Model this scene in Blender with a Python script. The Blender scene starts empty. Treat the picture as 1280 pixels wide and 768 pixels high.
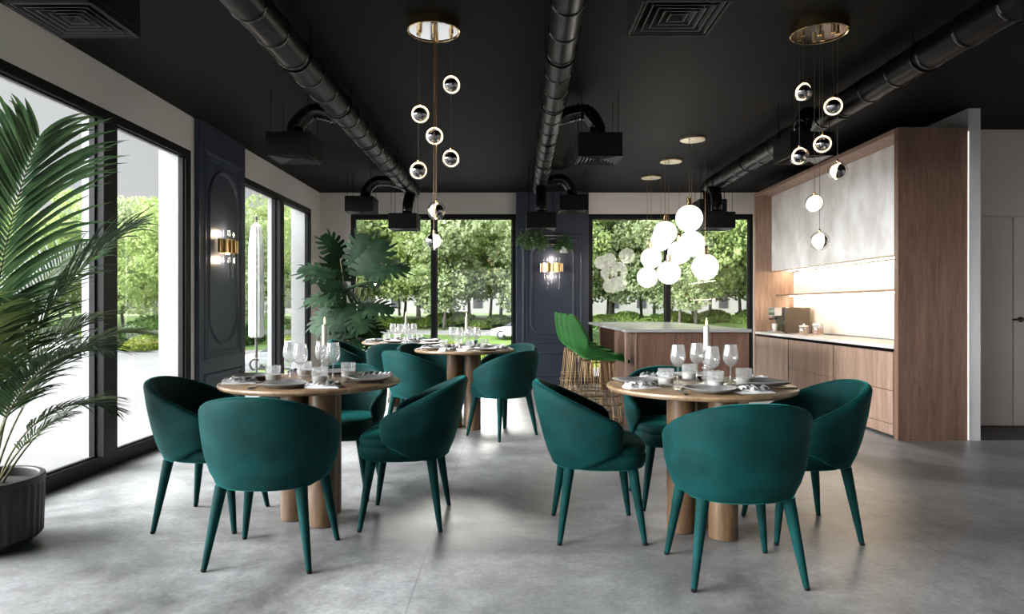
import bpy, math, random
import numpy as np
from mathutils import Vector, Matrix, Euler

C = bpy.context.scene.collection
SC = bpy.context.scene
PI = math.pi
R = math.radians
random.seed(7)
rng = np.random.default_rng(11)

# ------------------------------------------------------------------ camera
EYE = 1.15
FOC = 840.0
cam_data = bpy.data.cameras.new('camera')
cam_data.sensor_width = 36.0
cam_data.lens = FOC / 1280.0 * 36.0
cam_data.clip_start = 0.05
cam_data.clip_end = 500
cam = bpy.data.objects.new('camera', cam_data)
cam.location = (0, 0, EYE)
cam.rotation_euler = (PI / 2, 0, 0)
C.objects.link(cam)
SC.camera = cam

# ------------------------------------------------------------------ exposure
SC.view_settings.view_transform = 'Standard'
SC.view_settings.look = 'None'
SC.view_settings.gamma = 1.0
SC.view_settings.use_curve_mapping = False
SC.view_settings.exposure = 0.22
SC.cycles.max_bounces = 10
SC.cycles.diffuse_bounces = 5
SC.cycles.glossy_bounces = 4
SC.cycles.transmission_bounces = 6
SC.cycles.transparent_max_bounces = 24
SC.cycles.sample_clamp_indirect = 4.0
SC.cycles.caustics_reflective = False
SC.cycles.caustics_refractive = False
SC.cycles.use_denoising = True

# ------------------------------------------------------------------ world: bright overcast sky, brighter towards the zenith, plus an added bright patch
SKY_LOW, SKY_HIGH = 0.68, 3.2
SKY_FILL = 36.0     # bright sky patch added out of view to light the interior
world = bpy.data.worlds.new('overcast_sky')
SC.world = world
world.use_nodes = True
wn = world.node_tree.nodes; wl = world.node_tree.links
bg = wn['Background']
tc = wn.new('ShaderNodeTexCoord'); sep = wn.new('ShaderNodeSeparateXYZ')
wl.new(tc.outputs['Generated'], sep.inputs[0])
mr = wn.new('ShaderNodeMapRange'); mr.interpolation_type = 'SMOOTHSTEP'
mr.inputs['From Min'].default_value = 0.36; mr.inputs['From Max'].default_value = 0.8
mr.inputs['To Min'].default_value = SKY_LOW; mr.inputs['To Max'].default_value = SKY_HIGH
wl.new(sep.outputs['Z'], mr.inputs['Value'])
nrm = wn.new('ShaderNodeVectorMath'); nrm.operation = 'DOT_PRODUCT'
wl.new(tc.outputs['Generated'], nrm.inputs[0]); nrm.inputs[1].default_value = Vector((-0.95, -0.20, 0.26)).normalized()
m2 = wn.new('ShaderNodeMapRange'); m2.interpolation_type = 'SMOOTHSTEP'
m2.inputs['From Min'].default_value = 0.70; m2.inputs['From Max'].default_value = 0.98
m2.inputs['To Min'].default_value = 0.0; m2.inputs['To Max'].default_value = SKY_FILL
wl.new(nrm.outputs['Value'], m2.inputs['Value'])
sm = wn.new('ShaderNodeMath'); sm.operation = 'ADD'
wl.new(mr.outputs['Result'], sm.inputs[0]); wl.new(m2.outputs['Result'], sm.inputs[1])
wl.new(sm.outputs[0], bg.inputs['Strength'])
bg.inputs['Color'].default_value = (0.96, 0.985, 1.0, 1)

# ------------------------------------------------------------------ soft low sun behind the trees
SUN_ENERGY = 3.0
sd = bpy.data.lights.new('sun', 'SUN'); sd.energy = SUN_ENERGY; sd.angle = R(14); sd.color = (1.0, 0.97, 0.92)
sun = bpy.data.objects.new('sun', sd); C.objects.link(sun)
_dir = Vector((0.10, -1.0, -math.tan(R(25)))).normalized()
sun.rotation_euler = _dir.to_track_quat('-Z', 'Y').to_euler()
sun.location = (0, 20, 12)


# ================================================================== materials
def new_mat(name):
    m = bpy.data.materials.new(name); m.use_nodes = True
    return m, m.node_tree.nodes, m.node_tree.links, m.node_tree.nodes['Principled BSDF']

def pbr(name, col, rough=0.5, metal=0.0, spec=0.5, sheen=0.0, sheen_tint=None, sheen_rough=0.4, emit=None, emit_s=0.0, coat=0.0,
        noise=None, bump=None):
    """noise=(scale, amount, (sx,sy,sz)) varies the base colour; bump=(scale, strength)"""
    m, n, l, p = new_mat(name)
    p.inputs['Base Color'].default_value = (*col, 1)
    p.inputs['Roughness'].default_value = rough
    p.inputs['Metallic'].default_value = metal
    p.inputs['Specular IOR Level'].default_value = spec
    p.inputs['Coat Weight'].default_value = coat
    if sheen:
        p.inputs['Sheen Weight'].default_value = sheen
        p.inputs['Sheen Roughness'].default_value = sheen_rough
        p.inputs['Sheen Tint'].default_value = (*(sheen_tint or (1, 1, 1)), 1)
    if emit:
        p.inputs['Emission Color'].default_value = (*emit, 1)
        p.inputs['Emission Strength'].default_value = emit_s
    if noise or bump:
        t = n.new('ShaderNodeTexCoord'); mp = n.new('ShaderNodeMapping'); l.new(t.outputs['Object'], mp.inputs[0])
    if noise:
        mp.inputs['Scale'].default_value = noise[2] if len(noise) > 2 else (1, 1, 1)
        tx = n.new('ShaderNodeTexNoise'); tx.inputs['Scale'].default_value = noise[0]; tx.inputs['Detail'].default_value = 5
        l.new(mp.outputs[0], tx.inputs['Vector'])
        rp = n.new('ShaderNodeValToRGB')
        a = noise[1]
        rp.color_ramp.elements[0].position = 0.3; rp.color_ramp.elements[1].position = 0.7
        rp.color_ramp.elements[0].color = (*[c * (1 - a) for c in col], 1)
        rp.color_ramp.elements[1].color = (*[min(1, c * (1 + a)) for c in col], 1)
        l.new(tx.outputs['Fac'], rp.inputs[0]); l.new(rp.outputs[0], p.inputs['Base Color'])
    if bump:
        tb = n.new('ShaderNodeTexNoise'); tb.inputs['Scale'].default_value = bump[0]; tb.inputs['Detail'].default_value = 3
        l.new(t.outputs['Object'], tb.inputs['Vector'])
        b = n.new('ShaderNodeBump'); b.inputs['Strength'].default_value = bump[1]; b.inputs['Distance'].default_value = 0.01
        l.new(tb.outputs['Fac'], b.inputs['Height']); l.new(b.outputs[0], p.inputs['Normal'])
    return m

def wood(name, c1, c2, scale=(9, 9, 0.7), rough=0.45, plank=None):
    m, n, l, p = new_mat(name)
    t = n.new('ShaderNodeTexCoord'); mp = n.new('ShaderNodeMapping'); mp.inputs['Scale'].default_value = scale
    l.new(t.outputs['Object'], mp.inputs[0])
    a = n.new('ShaderNodeTexNoise'); a.inputs['Scale'].default_value = 3.0; a.inputs['Detail'].default_value = 8; a.inputs['Roughness'].default_value = 0.65
    a.inputs['Distortion'].default_value = 0.6
    l.new(mp.outputs[0], a.inputs['Vector'])
    rp = n.new('ShaderNodeValToRGB'); e = rp.color_ramp.elements
    e[0].position = 0.32; e[0].color = (*c1, 1); e[1].position = 0.68; e[1].color = (*c2, 1)
    l.new(a.outputs['Fac'], rp.inputs[0])
    b = n.new('ShaderNodeTexNoise'); b.inputs['Scale'].default_value = 14.0; b.inputs['Detail'].default_value = 4
    l.new(mp.outputs[0], b.inputs['Vector'])
    mx = n.new('ShaderNodeMix'); mx.data_type = 'RGBA'; mx.blend_type = 'MULTIPLY'; mx.inputs[0].default_value = 0.5
    rb = n.new('ShaderNodeValToRGB'); rb.color_ramp.elements[0].position = 0.35; rb.color_ramp.elements[0].color = (0.55, 0.5, 0.48, 1)
    rb.color_ramp.elements[1].position = 0.55; rb.color_ramp.elements[1].color = (1, 1, 1, 1)
    l.new(b.outputs['Fac'], rb.inputs[0]); l.new(rp.outputs[0], mx.inputs[6]); l.new(rb.outputs[0], mx.inputs[7])
    l.new(mx.outputs[2], p.inputs['Base Color'])
    p.inputs['Roughness'].default_value = rough
    return m

def glass(name, tint=(1, 1, 1), boost=1.0, haze=0.0, haze_col=(0.9, 0.92, 0.92), rough=0.0):
    """thin clear glass: light passes straight through, faces reflect by fresnel"""
    m, n, l, p = new_mat(name)
    n.remove(p)
    out = n['Material Output']
    tr = n.new('ShaderNodeBsdfTransparent'); tr.inputs[0].default_value = (*tint, 1)
    gl = n.new('ShaderNodeBsdfGlossy'); gl.inputs['Roughness'].default_value = rough
    fr = n.new('ShaderNodeFresnel'); fr.inputs[0].default_value = 1.5
    ge = n.new('ShaderNodeNewGeometry')
    inv = n.new('ShaderNodeMath'); inv.operation = 'SUBTRACT'; inv.inputs[0].default_value = 1.0
    l.new(ge.outputs['Backfacing'], inv.inputs[1])
    mu = n.new('ShaderNodeMath'); mu.operation = 'MULTIPLY'; l.new(fr.outputs[0], mu.inputs[0]); l.new(inv.outputs[0], mu.inputs[1])
    mb = n.new('ShaderNodeMath'); mb.operation = 'MULTIPLY'; mb.use_clamp = True; l.new(mu.outputs[0], mb.inputs[0]); mb.inputs[1].default_value = boost
    mix = n.new('ShaderNodeMixShader'); l.new(mb.outputs[0], mix.inputs[0])
    src = tr
    if haze:
        df = n.new('ShaderNodeBsdfTranslucent'); df.inputs[0].default_value = (*haze_col, 1)
        dd = n.new('ShaderNodeBsdfDiffuse'); dd.inputs[0].default_value = (*haze_col, 1)
        m0 = n.new('ShaderNodeMixShader'); m0.inputs[0].default_value = 0.5; l.new(df.outputs[0], m0.inputs[1]); l.new(dd.outputs[0], m0.inputs[2])
        m1 = n.new('ShaderNodeMixShader'); m1.inputs[0].default_value = haze; l.new(tr.outputs[0], m1.inputs[1]); l.new(m0.outputs[0], m1.inputs[2])
        src = m1
    l.new(src.outputs[0], mix.inputs[1]); l.new(gl.outputs[0], mix.inputs[2]); l.new(mix.outputs[0], out.inputs[0])
    return m

def leaf_mat(name, col, col2, trans=0.35, rough=0.5, scale=3.0, spec=0.3):
    m, n, l, p = new_mat(name); p.inputs['Specular IOR Level'].default_value = spec
    out = n['Material Output']
    t = n.new('ShaderNodeTexCoord'); tx = n.new('ShaderNodeTexNoise'); tx.inputs['Scale'].default_value = scale; tx.inputs['Detail'].default_value = 3
    l.new(t.outputs['Object'], tx.inputs['Vector'])
    rp = n.new('ShaderNodeValToRGB'); rp.color_ramp.elements[0].position = 0.35; rp.color_ramp.elements[1].position = 0.65
    rp.color_ramp.elements[0].color = (*col, 1); rp.color_ramp.elements[1].color = (*col2, 1)
    l.new(tx.outputs['Fac'], rp.inputs[0]); l.new(rp.outputs[0], p.inputs['Base Color'])
    p.inputs['Roughness'].default_value = rough
    tl = n.new('ShaderNodeBsdfTranslucent'); l.new(rp.outputs[0], tl.inputs[0])
    mx = n.new('ShaderNodeMixShader'); mx.inputs[0].default_value = trans
    l.new(p.outputs[0], mx.inputs[1]); l.new(tl.outputs[0], mx.inputs[2]); l.new(mx.outputs[0], out.inputs[0])
    return m

def concrete_floor():
    m, n, l, p = new_mat('polished_concrete')
    t = n.new('ShaderNodeTexCoord')
    def nz(s, d, r=0.55, dist=0.0):
        x = n.new('ShaderNodeTexNoise'); x.inputs['Scale'].default_value = s; x.inputs['Detail'].default_value = d
        x.inputs['Roughness'].default_value = r; x.inputs['Distortion'].default_value = dist; l.new(t.outputs['Object'], x.inputs['Vector']); return x
    a = nz(0.75, 8, 0.6, 0.8); b = nz(7, 8, 0.75, 0.3); c = nz(45, 6, 0.8)
    r1 = n.new('ShaderNodeValToRGB'); e = r1.color_ramp.elements
    e[0].position = 0.36; e[0].color = (0.125, 0.125, 0.127, 1); e[1].position = 0.66; e[1].color = (0.43, 0.43, 0.432, 1)
    l.new(a.outputs['Fac'], r1.inputs[0])
    r2 = n.new('ShaderNodeValToRGB'); e = r2.color_ramp.elements
    e[0].position = 0.3; e[0].color = (0.62, 0.62, 0.62, 1); e[1].position = 0.7; e[1].color = (1.22, 1.22, 1.22, 1)
    l.new(b.outputs['Fac'], r2.inputs[0])
    m1 = n.new('ShaderNodeMix'); m1.data_type = 'RGBA'; m1.blend_type = 'MULTIPLY'; m1.inputs[0].default_value = 1.0
    l.new(r1.outputs[0], m1.inputs[6]); l.new(r2.outputs[0], m1.inputs[7])
    r3 = n.new('ShaderNodeValToRGB'); e = r3.color_ramp.elements
    e[0].position = 0.35; e[0].color = (0.62, 0.62, 0.62, 1); e[1].position = 0.6; e[1].color = (1.08, 1.08, 1.08, 1)
    l.new(c.outputs['Fac'], r3.inputs[0])
    m2 = n.new('ShaderNodeMix'); m2.data_type = 'RGBA'; m2.blend_type = 'MULTIPLY'; m2.inputs[0].default_value = 0.7
    l.new(m1.outputs[2], m2.inputs[6]); l.new(r3.outputs[0], m2.inputs[7])
    bk = n.new('ShaderNodeTexBrick'); bk.offset = 0.0; bk.inputs['Scale'].default_value = 1.0
    bk.inputs['Brick Width'].default_value = 2.4; bk.inputs['Row Height'].default_value = 2.4; bk.inputs['Mortar Size'].default_value = 0.004
    bk.inputs['Color1'].default_value = (1, 1, 1, 1); bk.inputs['Color2'].default_value = (0.93, 0.93, 0.93, 1); bk.inputs['Mortar'].default_value = (0.72, 0.72, 0.72, 1)
    mb_ = n.new('ShaderNodeMapping'); mb_.inputs['Location'].default_value = (0.4, 1.5, 0); l.new(t.outputs['Object'], mb_.inputs[0]); l.new(mb_.outputs[0], bk.inputs['Vector'])
    m3 = n.new('ShaderNodeMix'); m3.data_type = 'RGBA'; m3.blend_type = 'MULTIPLY'; m3.inputs[0].default_value = 1.0
    l.new(m2.outputs[2], m3.inputs[6]); l.new(bk.outputs[0], m3.inputs[7])
    l.new(m3.outputs[2], p.inputs['Base Color'])
    rr = n.new('ShaderNodeMapRange'); rr.inputs['To Min'].default_value = 0.28; rr.inputs['To Max'].default_value = 0.5
    l.new(b.outputs['Fac'], rr.inputs['Value']); l.new(rr.outputs[0], p.inputs['Roughness'])
    bp = n.new('ShaderNodeBump'); bp.inputs['Strength'].default_value = 0.12; bp.inputs['Distance'].default_value = 0.004
    l.new(b.outputs['Fac'], bp.inputs['Height']); l.new(bp.outputs[0], p.inputs['Normal'])
    p.inputs['Specular IOR Level'].default_value = 0.5
    return m

def plaster_panel():
    m, n, l, p = new_mat('cloudy_concrete_panel')
    t = n.new('ShaderNodeTexCoord'); mp = n.new('ShaderNodeMapping'); mp.inputs['Scale'].default_value = (1, 1.3, 0.8); l.new(t.outputs['Object'], mp.inputs[0])
    x = n.new('ShaderNodeTexNoise'); x.inputs['Scale'].default_value = 2.6; x.inputs['Detail'].default_value = 9; x.inputs['Roughness'].default_value = 0.6; x.inputs['Distortion'].default_value = 0.15
    l.new(mp.outputs[0], x.inputs['Vector'])
    rp = n.new('ShaderNodeValToRGB'); e = rp.color_ramp.elements
    e[0].position = 0.36; e[0].color = (0.68, 0.65, 0.63, 1); e[1].position = 0.62; e[1].color = (0.92, 0.91, 0.90, 1)
    l.new(x.outputs['Fac'], rp.inputs[0]); l.new(rp.outputs[0], p.inputs['Base Color'])
    p.inputs['Roughness'].default_value = 0.5
    return m

M = {}
M['floor'] = concrete_floor()
M['wall'] = pbr('warm_grey_paint', (0.84, 0.79, 0.75), 0.75, noise=(0.8, 0.04), bump=(120, 0.05))
M['wall_corridor'] = pbr('taupe_paint', (0.70, 0.64, 0.60), 0.7, noise=(0.8, 0.04))
M['white_paint'] = pbr('white_paint', (0.74, 0.74, 0.74), 0.6, noise=(2, 0.03))
M['ext_white'] = pbr('white_render', (0.45, 0.455, 0.46), 0.6, noise=(3, 0.03))
M['ceiling'] = pbr('black_ceiling_paint', (0.0065, 0.0065, 0.0068), 0.65, spec=0.08, noise=(0.7, 0.15))
M['frame'] = pbr('black_window_frame', (0.007, 0.007, 0.008), 0.45, spec=0.25, noise=(9, 0.1))
M['blue'] = pbr('navy_panel_paint', (0.034, 0.042, 0.066), 0.38, noise=(4, 0.06))
M['pane'] = glass('window_glass', boost=2.0)
M['duct'] = pbr('black_duct_metal', (0.005, 0.005, 0.0055), 0.35, spec=0.12, noise=(6, 0.2))
M['flex'] = pbr('black_flexible_duct', (0.007, 0.007, 0.0075), 0.2, spec=0.5, noise=(20, 0.2))
M['acbox'] = pbr('black_diffuser_metal', (0.006, 0.006, 0.0065), 0.5, spec=0.15, noise=(10, 0.15))
M['louver'] = pbr('charcoal_louver', (0.012, 0.012, 0.013), 0.4, spec=0.3, noise=(10, 0.1))
M['velvet'] = pbr('teal_velvet', (0.001, 0.031, 0.030), 0.7, spec=0.12, sheen=0.6, sheen_tint=(0.04, 0.52, 0.48), sheen_rough=0.26, noise=(9, 0.35), bump=(260, 0.25))
M['green'] = pbr('emerald_velvet', (0.01, 0.062, 0.01), 0.7, spec=0.15, sheen=1.0, sheen_tint=(0.15, 0.5, 0.14), sheen_rough=0.35, noise=(8, 0.25), bump=(260, 0.2))
M['oak'] = wood('walnut_table_wood', (0.19, 0.118, 0.062), (0.36, 0.24, 0.138), (3, 3, 3), 0.38)
M['oakcol'] = wood('walnut_column_wood', (0.095, 0.052, 0.024), (0.19, 0.112, 0.056), (6, 6, 0.7), 0.42)
M['cab'] = wood('walnut_cabinet_veneer', (0.25, 0.155, 0.11), (0.46, 0.31, 0.24), (7, 7, 0.45), 0.45)
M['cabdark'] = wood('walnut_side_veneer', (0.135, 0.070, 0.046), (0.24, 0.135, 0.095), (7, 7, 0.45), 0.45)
M['gap'] = pbr('shadow_gap', (0.02, 0.013, 0.01), 0.6, noise=(5, 0.1))
M['stone'] = pbr('pale_stone_top', (0.66, 0.64, 0.62), 0.22, noise=(3, 0.08))
M['island_stone'] = pbr('grey_stone_top', (0.42, 0.41, 0.41), 0.2, noise=(3, 0.08))
M['splash'] = pbr('cream_marble', (0.72, 0.65, 0.56), 0.3, noise=(2, 0.07))
M['concrete'] = plaster_panel()
M['led'] = pbr('warm_led', (1, 1, 1), 0.5, emit=(1.0, 0.82, 0.58), emit_s=58)
M['ledcool'] = pbr('neutral_led', (1, 1, 1), 0.5, emit=(1.0, 0.97, 0.92), emit_s=1.1)
M['gold'] = pbr('polished_brass', (0.78, 0.55, 0.27), 0.16, metal=1.0, noise=(8, 0.05))
M['goldwire'] = pbr('brushed_brass_wire', (0.34, 0.23, 0.12), 0.38, metal=0.85, noise=(8, 0.1))
M['palebrass'] = pbr('pale_brass', (0.75, 0.64, 0.42), 0.3, metal=0.9, noise=(8, 0.05))
M['chrome'] = pbr('chrome', (0.85, 0.85, 0.87), 0.05, metal=1.0, noise=(8, 0.02))
M['smoke'] = pbr('smoked_chrome', (0.32, 0.31, 0.33), 0.12, metal=1.0, noise=(60, 0.5))
M['steel'] = pbr('cutlery_steel', (0.55, 0.54, 0.52), 0.2, metal=1.0, noise=(8, 0.05))
M['cord'] = pbr('dark_cord', (0.05, 0.042, 0.036), 0.5, noise=(8, 0.1))
M['goldcord'] = pbr('bronze_rod', (0.35, 0.23, 0.14), 0.3, metal=0.8, noise=(8, 0.1))
M['globe'] = pbr('opal_globe', (1, 1, 1), 0.25, emit=(1.0, 0.95, 0.84), emit_s=5.0)
M['ballglow'] = pbr('warm_ring_light', (1, 1, 1), 0.4, emit=(1.0, 0.70, 0.36), emit_s=4.0)
M['ballhalf'] = pbr('warm_opal', (1, 1, 1), 0.4, emit=(1.0, 0.84, 0.58), emit_s=2.2)
M['sconceglow'] = pbr('sconce_bulb', (1, 1, 1), 0.4, emit=(1.0, 0.78, 0.52), emit_s=4.0)
M['clear'] = glass('clear_ball_glass', boost=2.2)
M['drink'] = glass('drinking_glass', boost=3.0, haze=0.16)
M['tumbler'] = glass('ribbed_glass', boost=2.6, haze=0.17)
M['crystal'] = glass('twisted_crystal', boost=3.0, haze=0.22, rough=0.05)
M['milk'] = pbr('milky_wax', (0.56, 0.53, 0.49), 0.45, noise=(9, 0.05))
M['wax'] = pbr('ivory_wax', (0.86, 0.82, 0.70), 0.45, noise=(9, 0.03))
M['flame'] = pbr('candle_flame', (1, 0.8, 0.3), 0.5, emit=(1.0, 0.68, 0.25), emit_s=6.0)
M['plate'] = pbr('grey_stoneware', (0.20, 0.195, 0.19), 0.35, noise=(18, 0.25))
M['linen'] = pbr('white_linen', (0.80, 0.79, 0.80), 0.8, noise=(30, 0.06), bump=(300, 0.2))
M['greylinen'] = pbr('grey_linen', (0.14, 0.145, 0.14), 0.8, noise=(30, 0.12), bump=(300, 0.2))
M['pot'] = pbr('black_pot', (0.018, 0.018, 0.02), 0.5, noise=(10, 0.15))
M['soil'] = pbr('soil', (0.03, 0.022, 0.016), 0.9, noise=(30, 0.5))
M['potwhite'] = pbr('white_ceramic', (0.7, 0.7, 0.66), 0.4, noise=(10, 0.05))
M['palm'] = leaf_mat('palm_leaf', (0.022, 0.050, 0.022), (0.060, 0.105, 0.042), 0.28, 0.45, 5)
M['palm_b'] = leaf_mat('palm_leaf_yellowish', (0.06, 0.09, 0.02), (0.13, 0.17, 0.05), 0.32, 0.45, 5)  # yellower, brighter second leaf colour for some fronds
M['palmstem'] = pbr('palm_stem', (0.14, 0.13, 0.045), 0.5, noise=(12, 0.5))
M['monstera'] = leaf_mat('monstera_leaf', (0.004, 0.015, 0.006), (0.014, 0.038, 0.014), 0.05, 0.6, 9, 0.12)
M['ivy'] = leaf_mat('trailing_leaf', (0.05, 0.12, 0.045), (0.13, 0.26, 0.10), 0.3, 0.5, 20)
M['tree_a'] = leaf_mat('spring_leaf', (0.22, 0.30, 0.10), (0.42, 0.52, 0.20), 0.5, 0.6, 0.5)
M['tree_b'] = leaf_mat('fresh_leaf', (0.26, 0.34, 0.11), (0.46, 0.55, 0.24), 0.5, 0.6, 0.5)
M['tree_c'] = leaf_mat('pale_leaf', (0.28, 0.35, 0.17), (0.46, 0.53, 0.31), 0.5, 0.6, 0.5)
M['bark'] = pbr('bark', (0.13, 0.115, 0.095), 0.9, noise=(3, 0.5, (3, 3, 0.5)))
M['bush'] = leaf_mat('yellow_green_bush', (0.15, 0.20, 0.015), (0.24, 0.29, 0.03), 0.3, 0.6, 1.5)
M['hedge'] = leaf_mat('green_bush', (0.03, 0.07, 0.014), (0.07, 0.14, 0.03), 0.3, 0.6, 0.8)
M['shrub'] = leaf_mat('bright_shrub', (0.10, 0.17, 0.03), (0.22, 0.32, 0.07), 0.4, 0.6, 0.9)
M['lawn'] = pbr('lawn', (0.095, 0.165, 0.03), 0.9, noise=(0.35, 0.45))
M['asphalt'] = pbr('grey_asphalt', (0.155, 0.155, 0.158), 0.8, noise=(0.4, 0.08))
M['terrace'] = pbr('pale_terrace_slab', (0.115, 0.115, 0.114), 0.7, noise=(0.7, 0.05, (1, 6, 1)))
M['kerb'] = pbr('kerb_stone', (0.27, 0.27, 0.26), 0.8, noise=(1, 0.1))
M['facade'] = pbr('pale_facade', (0.34, 0.32, 0.325), 0.8, noise=(0.3, 0.06))
M['facade_win'] = pbr('dark_window', (0.06, 0.055, 0.07), 0.2, noise=(1, 0.3))
M['carwhite'] = pbr('white_car_paint', (0.72, 0.74, 0.76), 0.15, coat=0.6, noise=(2, 0.02))
M['carsilver'] = pbr('silver_car_paint', (0.42, 0.44, 0.47), 0.2, metal=0.3, coat=0.6, noise=(2, 0.02))
M['carglass'] = pbr('car_window', (0.03, 0.035, 0.04), 0.06, noise=(2, 0.1))
M['tyre'] = pbr('tyre_rubber', (0.02, 0.02, 0.02), 0.8, noise=(9, 0.1))
M['black_gloss'] = pbr('black_gloss', (0.015, 0.014, 0.014), 0.12, noise=(9, 0.1))
M['bronze_mirror'] = pbr('bronze_machine_side', (0.10, 0.075, 0.055), 0.18, metal=0.5, noise=(3, 0.1))
M['amber'] = pbr('biscuits', (0.42, 0.22, 0.12), 0.6, noise=(40, 0.3))
M['canvas'] = pbr('white_canvas', (0.75, 0.75, 0.74), 0.8, noise=(8, 0.04))
M['wood_dark'] = pbr('dark_wood', (0.05, 0.04, 0.035), 0.6, noise=(8, 0.1))


# ================================================================== mesh helpers
class MB:
    def __init__(s):
        s.v = []; s.f = []; s.T = Matrix.Identity(4)
    def add(s, vs, fs):
        o = len(s.v)
        s.v += [tuple(s.T @ Vector(p)) for p in vs]
        s.f += [tuple(i + o for i in f) for f in fs]
        return s
    def box(s, x0, x1, y0, y1, z0, z1):
        v = [(x, y, z) for z in (z0, z1) for y in (y0, y1) for x in (x0, x1)]
        return s.add(v, [(0, 2, 3, 1), (4, 5, 7, 6), (0, 1, 5, 4), (2, 6, 7, 3), (0, 4, 6, 2), (1, 3, 7, 5)])
    def ring_loft(s, rings, caps=True, closed=False):
        n = len(rings[0]); vs = [p for r in rings for p in r]; fs = []
        m = len(rings)
        for i in range(m if closed else m - 1):
            a, b = i * n, ((i + 1) % m) * n
            for j in range(n):
                k = (j + 1) % n
                fs.append((a + j, a + k, b + k, b + j))
        if caps and not closed:
            fs.append(tuple(reversed(range(n)))); fs.append(tuple((m - 1) * n + j for j in range(n)))
        return s.add(vs, fs)
    def tube(s, path, r, n=8, caps=True, closed=False):
        path = [Vector(p) for p in path]; m = len(path)
        if not hasattr(r, '__len__'): r = [r] * m
        rings = []; up = None
        for i, p in enumerate(path):
            if closed: d = path[(i + 1) % m] - path[i - 1]
            else: d = path[min(i + 1, m - 1)] - path[max(i - 1, 0)]
            d.normalize()
            if up is None:
                up = Vector((0, 0, 1)) if abs(d.z) < 0.9 else Vector((0, 1, 0))
            a = d.cross(up)
            if a.length < 1e-5: a = d.cross(Vector((1, 0.1, 0)))
            a.normalize(); b = a.cross(d).normalized(); up = b
            rings.append([tuple(p + (a * math.cos(t) + b * math.sin(t)) * r[i]) for t in [2 * PI * k / n for k in range(n)]])
        return s.ring_loft(rings, caps, closed)
    def lathe(s, prof, n=24, c=(0, 0, 0), caps=True):
        rings = [[(c[0] + r * math.cos(2 * PI * k / n), c[1] + r * math.sin(2 * PI * k / n), c[2] + z) for k in range(n)] for r, z in prof]
        return s.ring_loft(rings, caps)
    def sphere(s, c, r, n=20, m=12):
        prof = [(max(1e-4, r * math.sin(PI * i / m)), -r * math.cos(PI * i / m)) for i in range(m + 1)]
        return s.lathe(prof, n, c)
    def mesh(s, name):
        me = bpy.data.meshes.new(name); me.from_pydata(s.v, [], s.f); me.update(); return me
    def build(s, name, mat, parent=None, smooth=False, bevel=0.0, loc=None, angle=0.7):
        me = s.mesh(name)
        if mat is not None: me.materials.append(mat)
        return link(name, me, parent, smooth, bevel, loc, angle)

def link(name, me, parent=None, smooth=False, bevel=0.0, loc=None, angle=0.7):
    o = bpy.data.objects.new(name, me); C.objects.link(o)
    if parent is not None: o.parent = parent
    if loc is not None: o.location = loc
    if smooth:
        me.shade_smooth()
        try: me.set_sharp_from_angle(angle=angle)
        except Exception: pass
    if bevel:
        b = o.modifiers.new('bevel', 'BEVEL'); b.width = bevel; b.segments = 2; b.limit_method = 'ANGLE'; b.angle_limit = R(40)
    return o

def tag(o, label=None, cat=None, group=None, kind=None):
    if label: o['label'] = label
    if cat: o['category'] = cat
    if group: o['group'] = group
    if kind: o['kind'] = kind
    return o
def thing(name, label, cat, loc=(0, 0, 0), rz=0.0, group=None):
    o = bpy.data.objects.new(name, None); C.objects.link(o); o.empty_display_size = 0.1
    o.location = loc; o.rotation_euler = (0, 0, rz)
    return tag(o, label, cat, group)
def struct(name, mb, m, parent=None, **k):
    o = mb.build(name, m, parent, **k)
    if parent is None: o['kind'] = 'structure'
    return o
def sroot(name, loc=(0, 0, 0)):
    o = bpy.data.objects.new(name, None); C.objects.link(o); o.location = loc; o['kind'] = 'structure'; return o
KIDS = {}
def copy_tree(o, parent=None, loc=None, rz=None, label=None, group=None):
    c = o.copy(); C.objects.link(c)
    if parent is not None: c.parent = parent
    for ch in list(o.children): copy_tree(ch, c)
    if loc is not None: c.location = loc
    if rz is not None: c.rotation_euler = (0, 0, rz)
    if label: c['label'] = label
    if group: c['group'] = group
    return c
def box(x0, x1, y0, y1, z0, z1): return MB().box(x0, x1, y0, y1, z0, z1)
def lerp(a, b, t): return a + (b - a) * t
def interp(x, xs, ys): return float(np.interp(x, xs, ys))

# ================================================================== ROOM SHELL
XL, YB, H = -2.875, 10.04, 2.86       # window wall, garden wall, ceiling height
XR, YF = 7.0, -3.4                    # far side wall, wall behind the viewer
WT = 0.26
WZ = 2.55                             # window head height

struct('floor', box(XL - WT, XR + 0.2, YF - 0.2, YB + 0.22, -0.12, 0), M['floor'])
struct('ceiling', box(XL - WT, XR + 0.2, YF - 0.2, YB + 0.22, H, H + 0.15), M['ceiling'])

# window wall: lintel plus piers around the openings
b = MB()
b.box(XL - WT, XL, YF - 0.2, YB + 0.22, WZ, H)
b.box(XL - WT, XL, 6.02, 7.17, 0, WZ)
b.box(XL - WT, XL, 9.62, YB + 0.22, 0, WZ)
b.box(XL - WT, XL, YF - 0.2, -3.0, 0, WZ)
struct('wall_left', b, M['wall'])
# white outer reveals of the same wall
b = MB()
b.box(XL - WT - 0.02, XL - 0.075, 6.0, 6.02, 0, WZ)
b.box(XL - WT - 0.02, XL - 0.075, 9.60, 9.62, 0, WZ)
b.box(XL - WT - 0.02, XL - 0.075, 7.17, 7.19, 0, WZ)
struct('trim_1', b, M['ext_white'])
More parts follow.
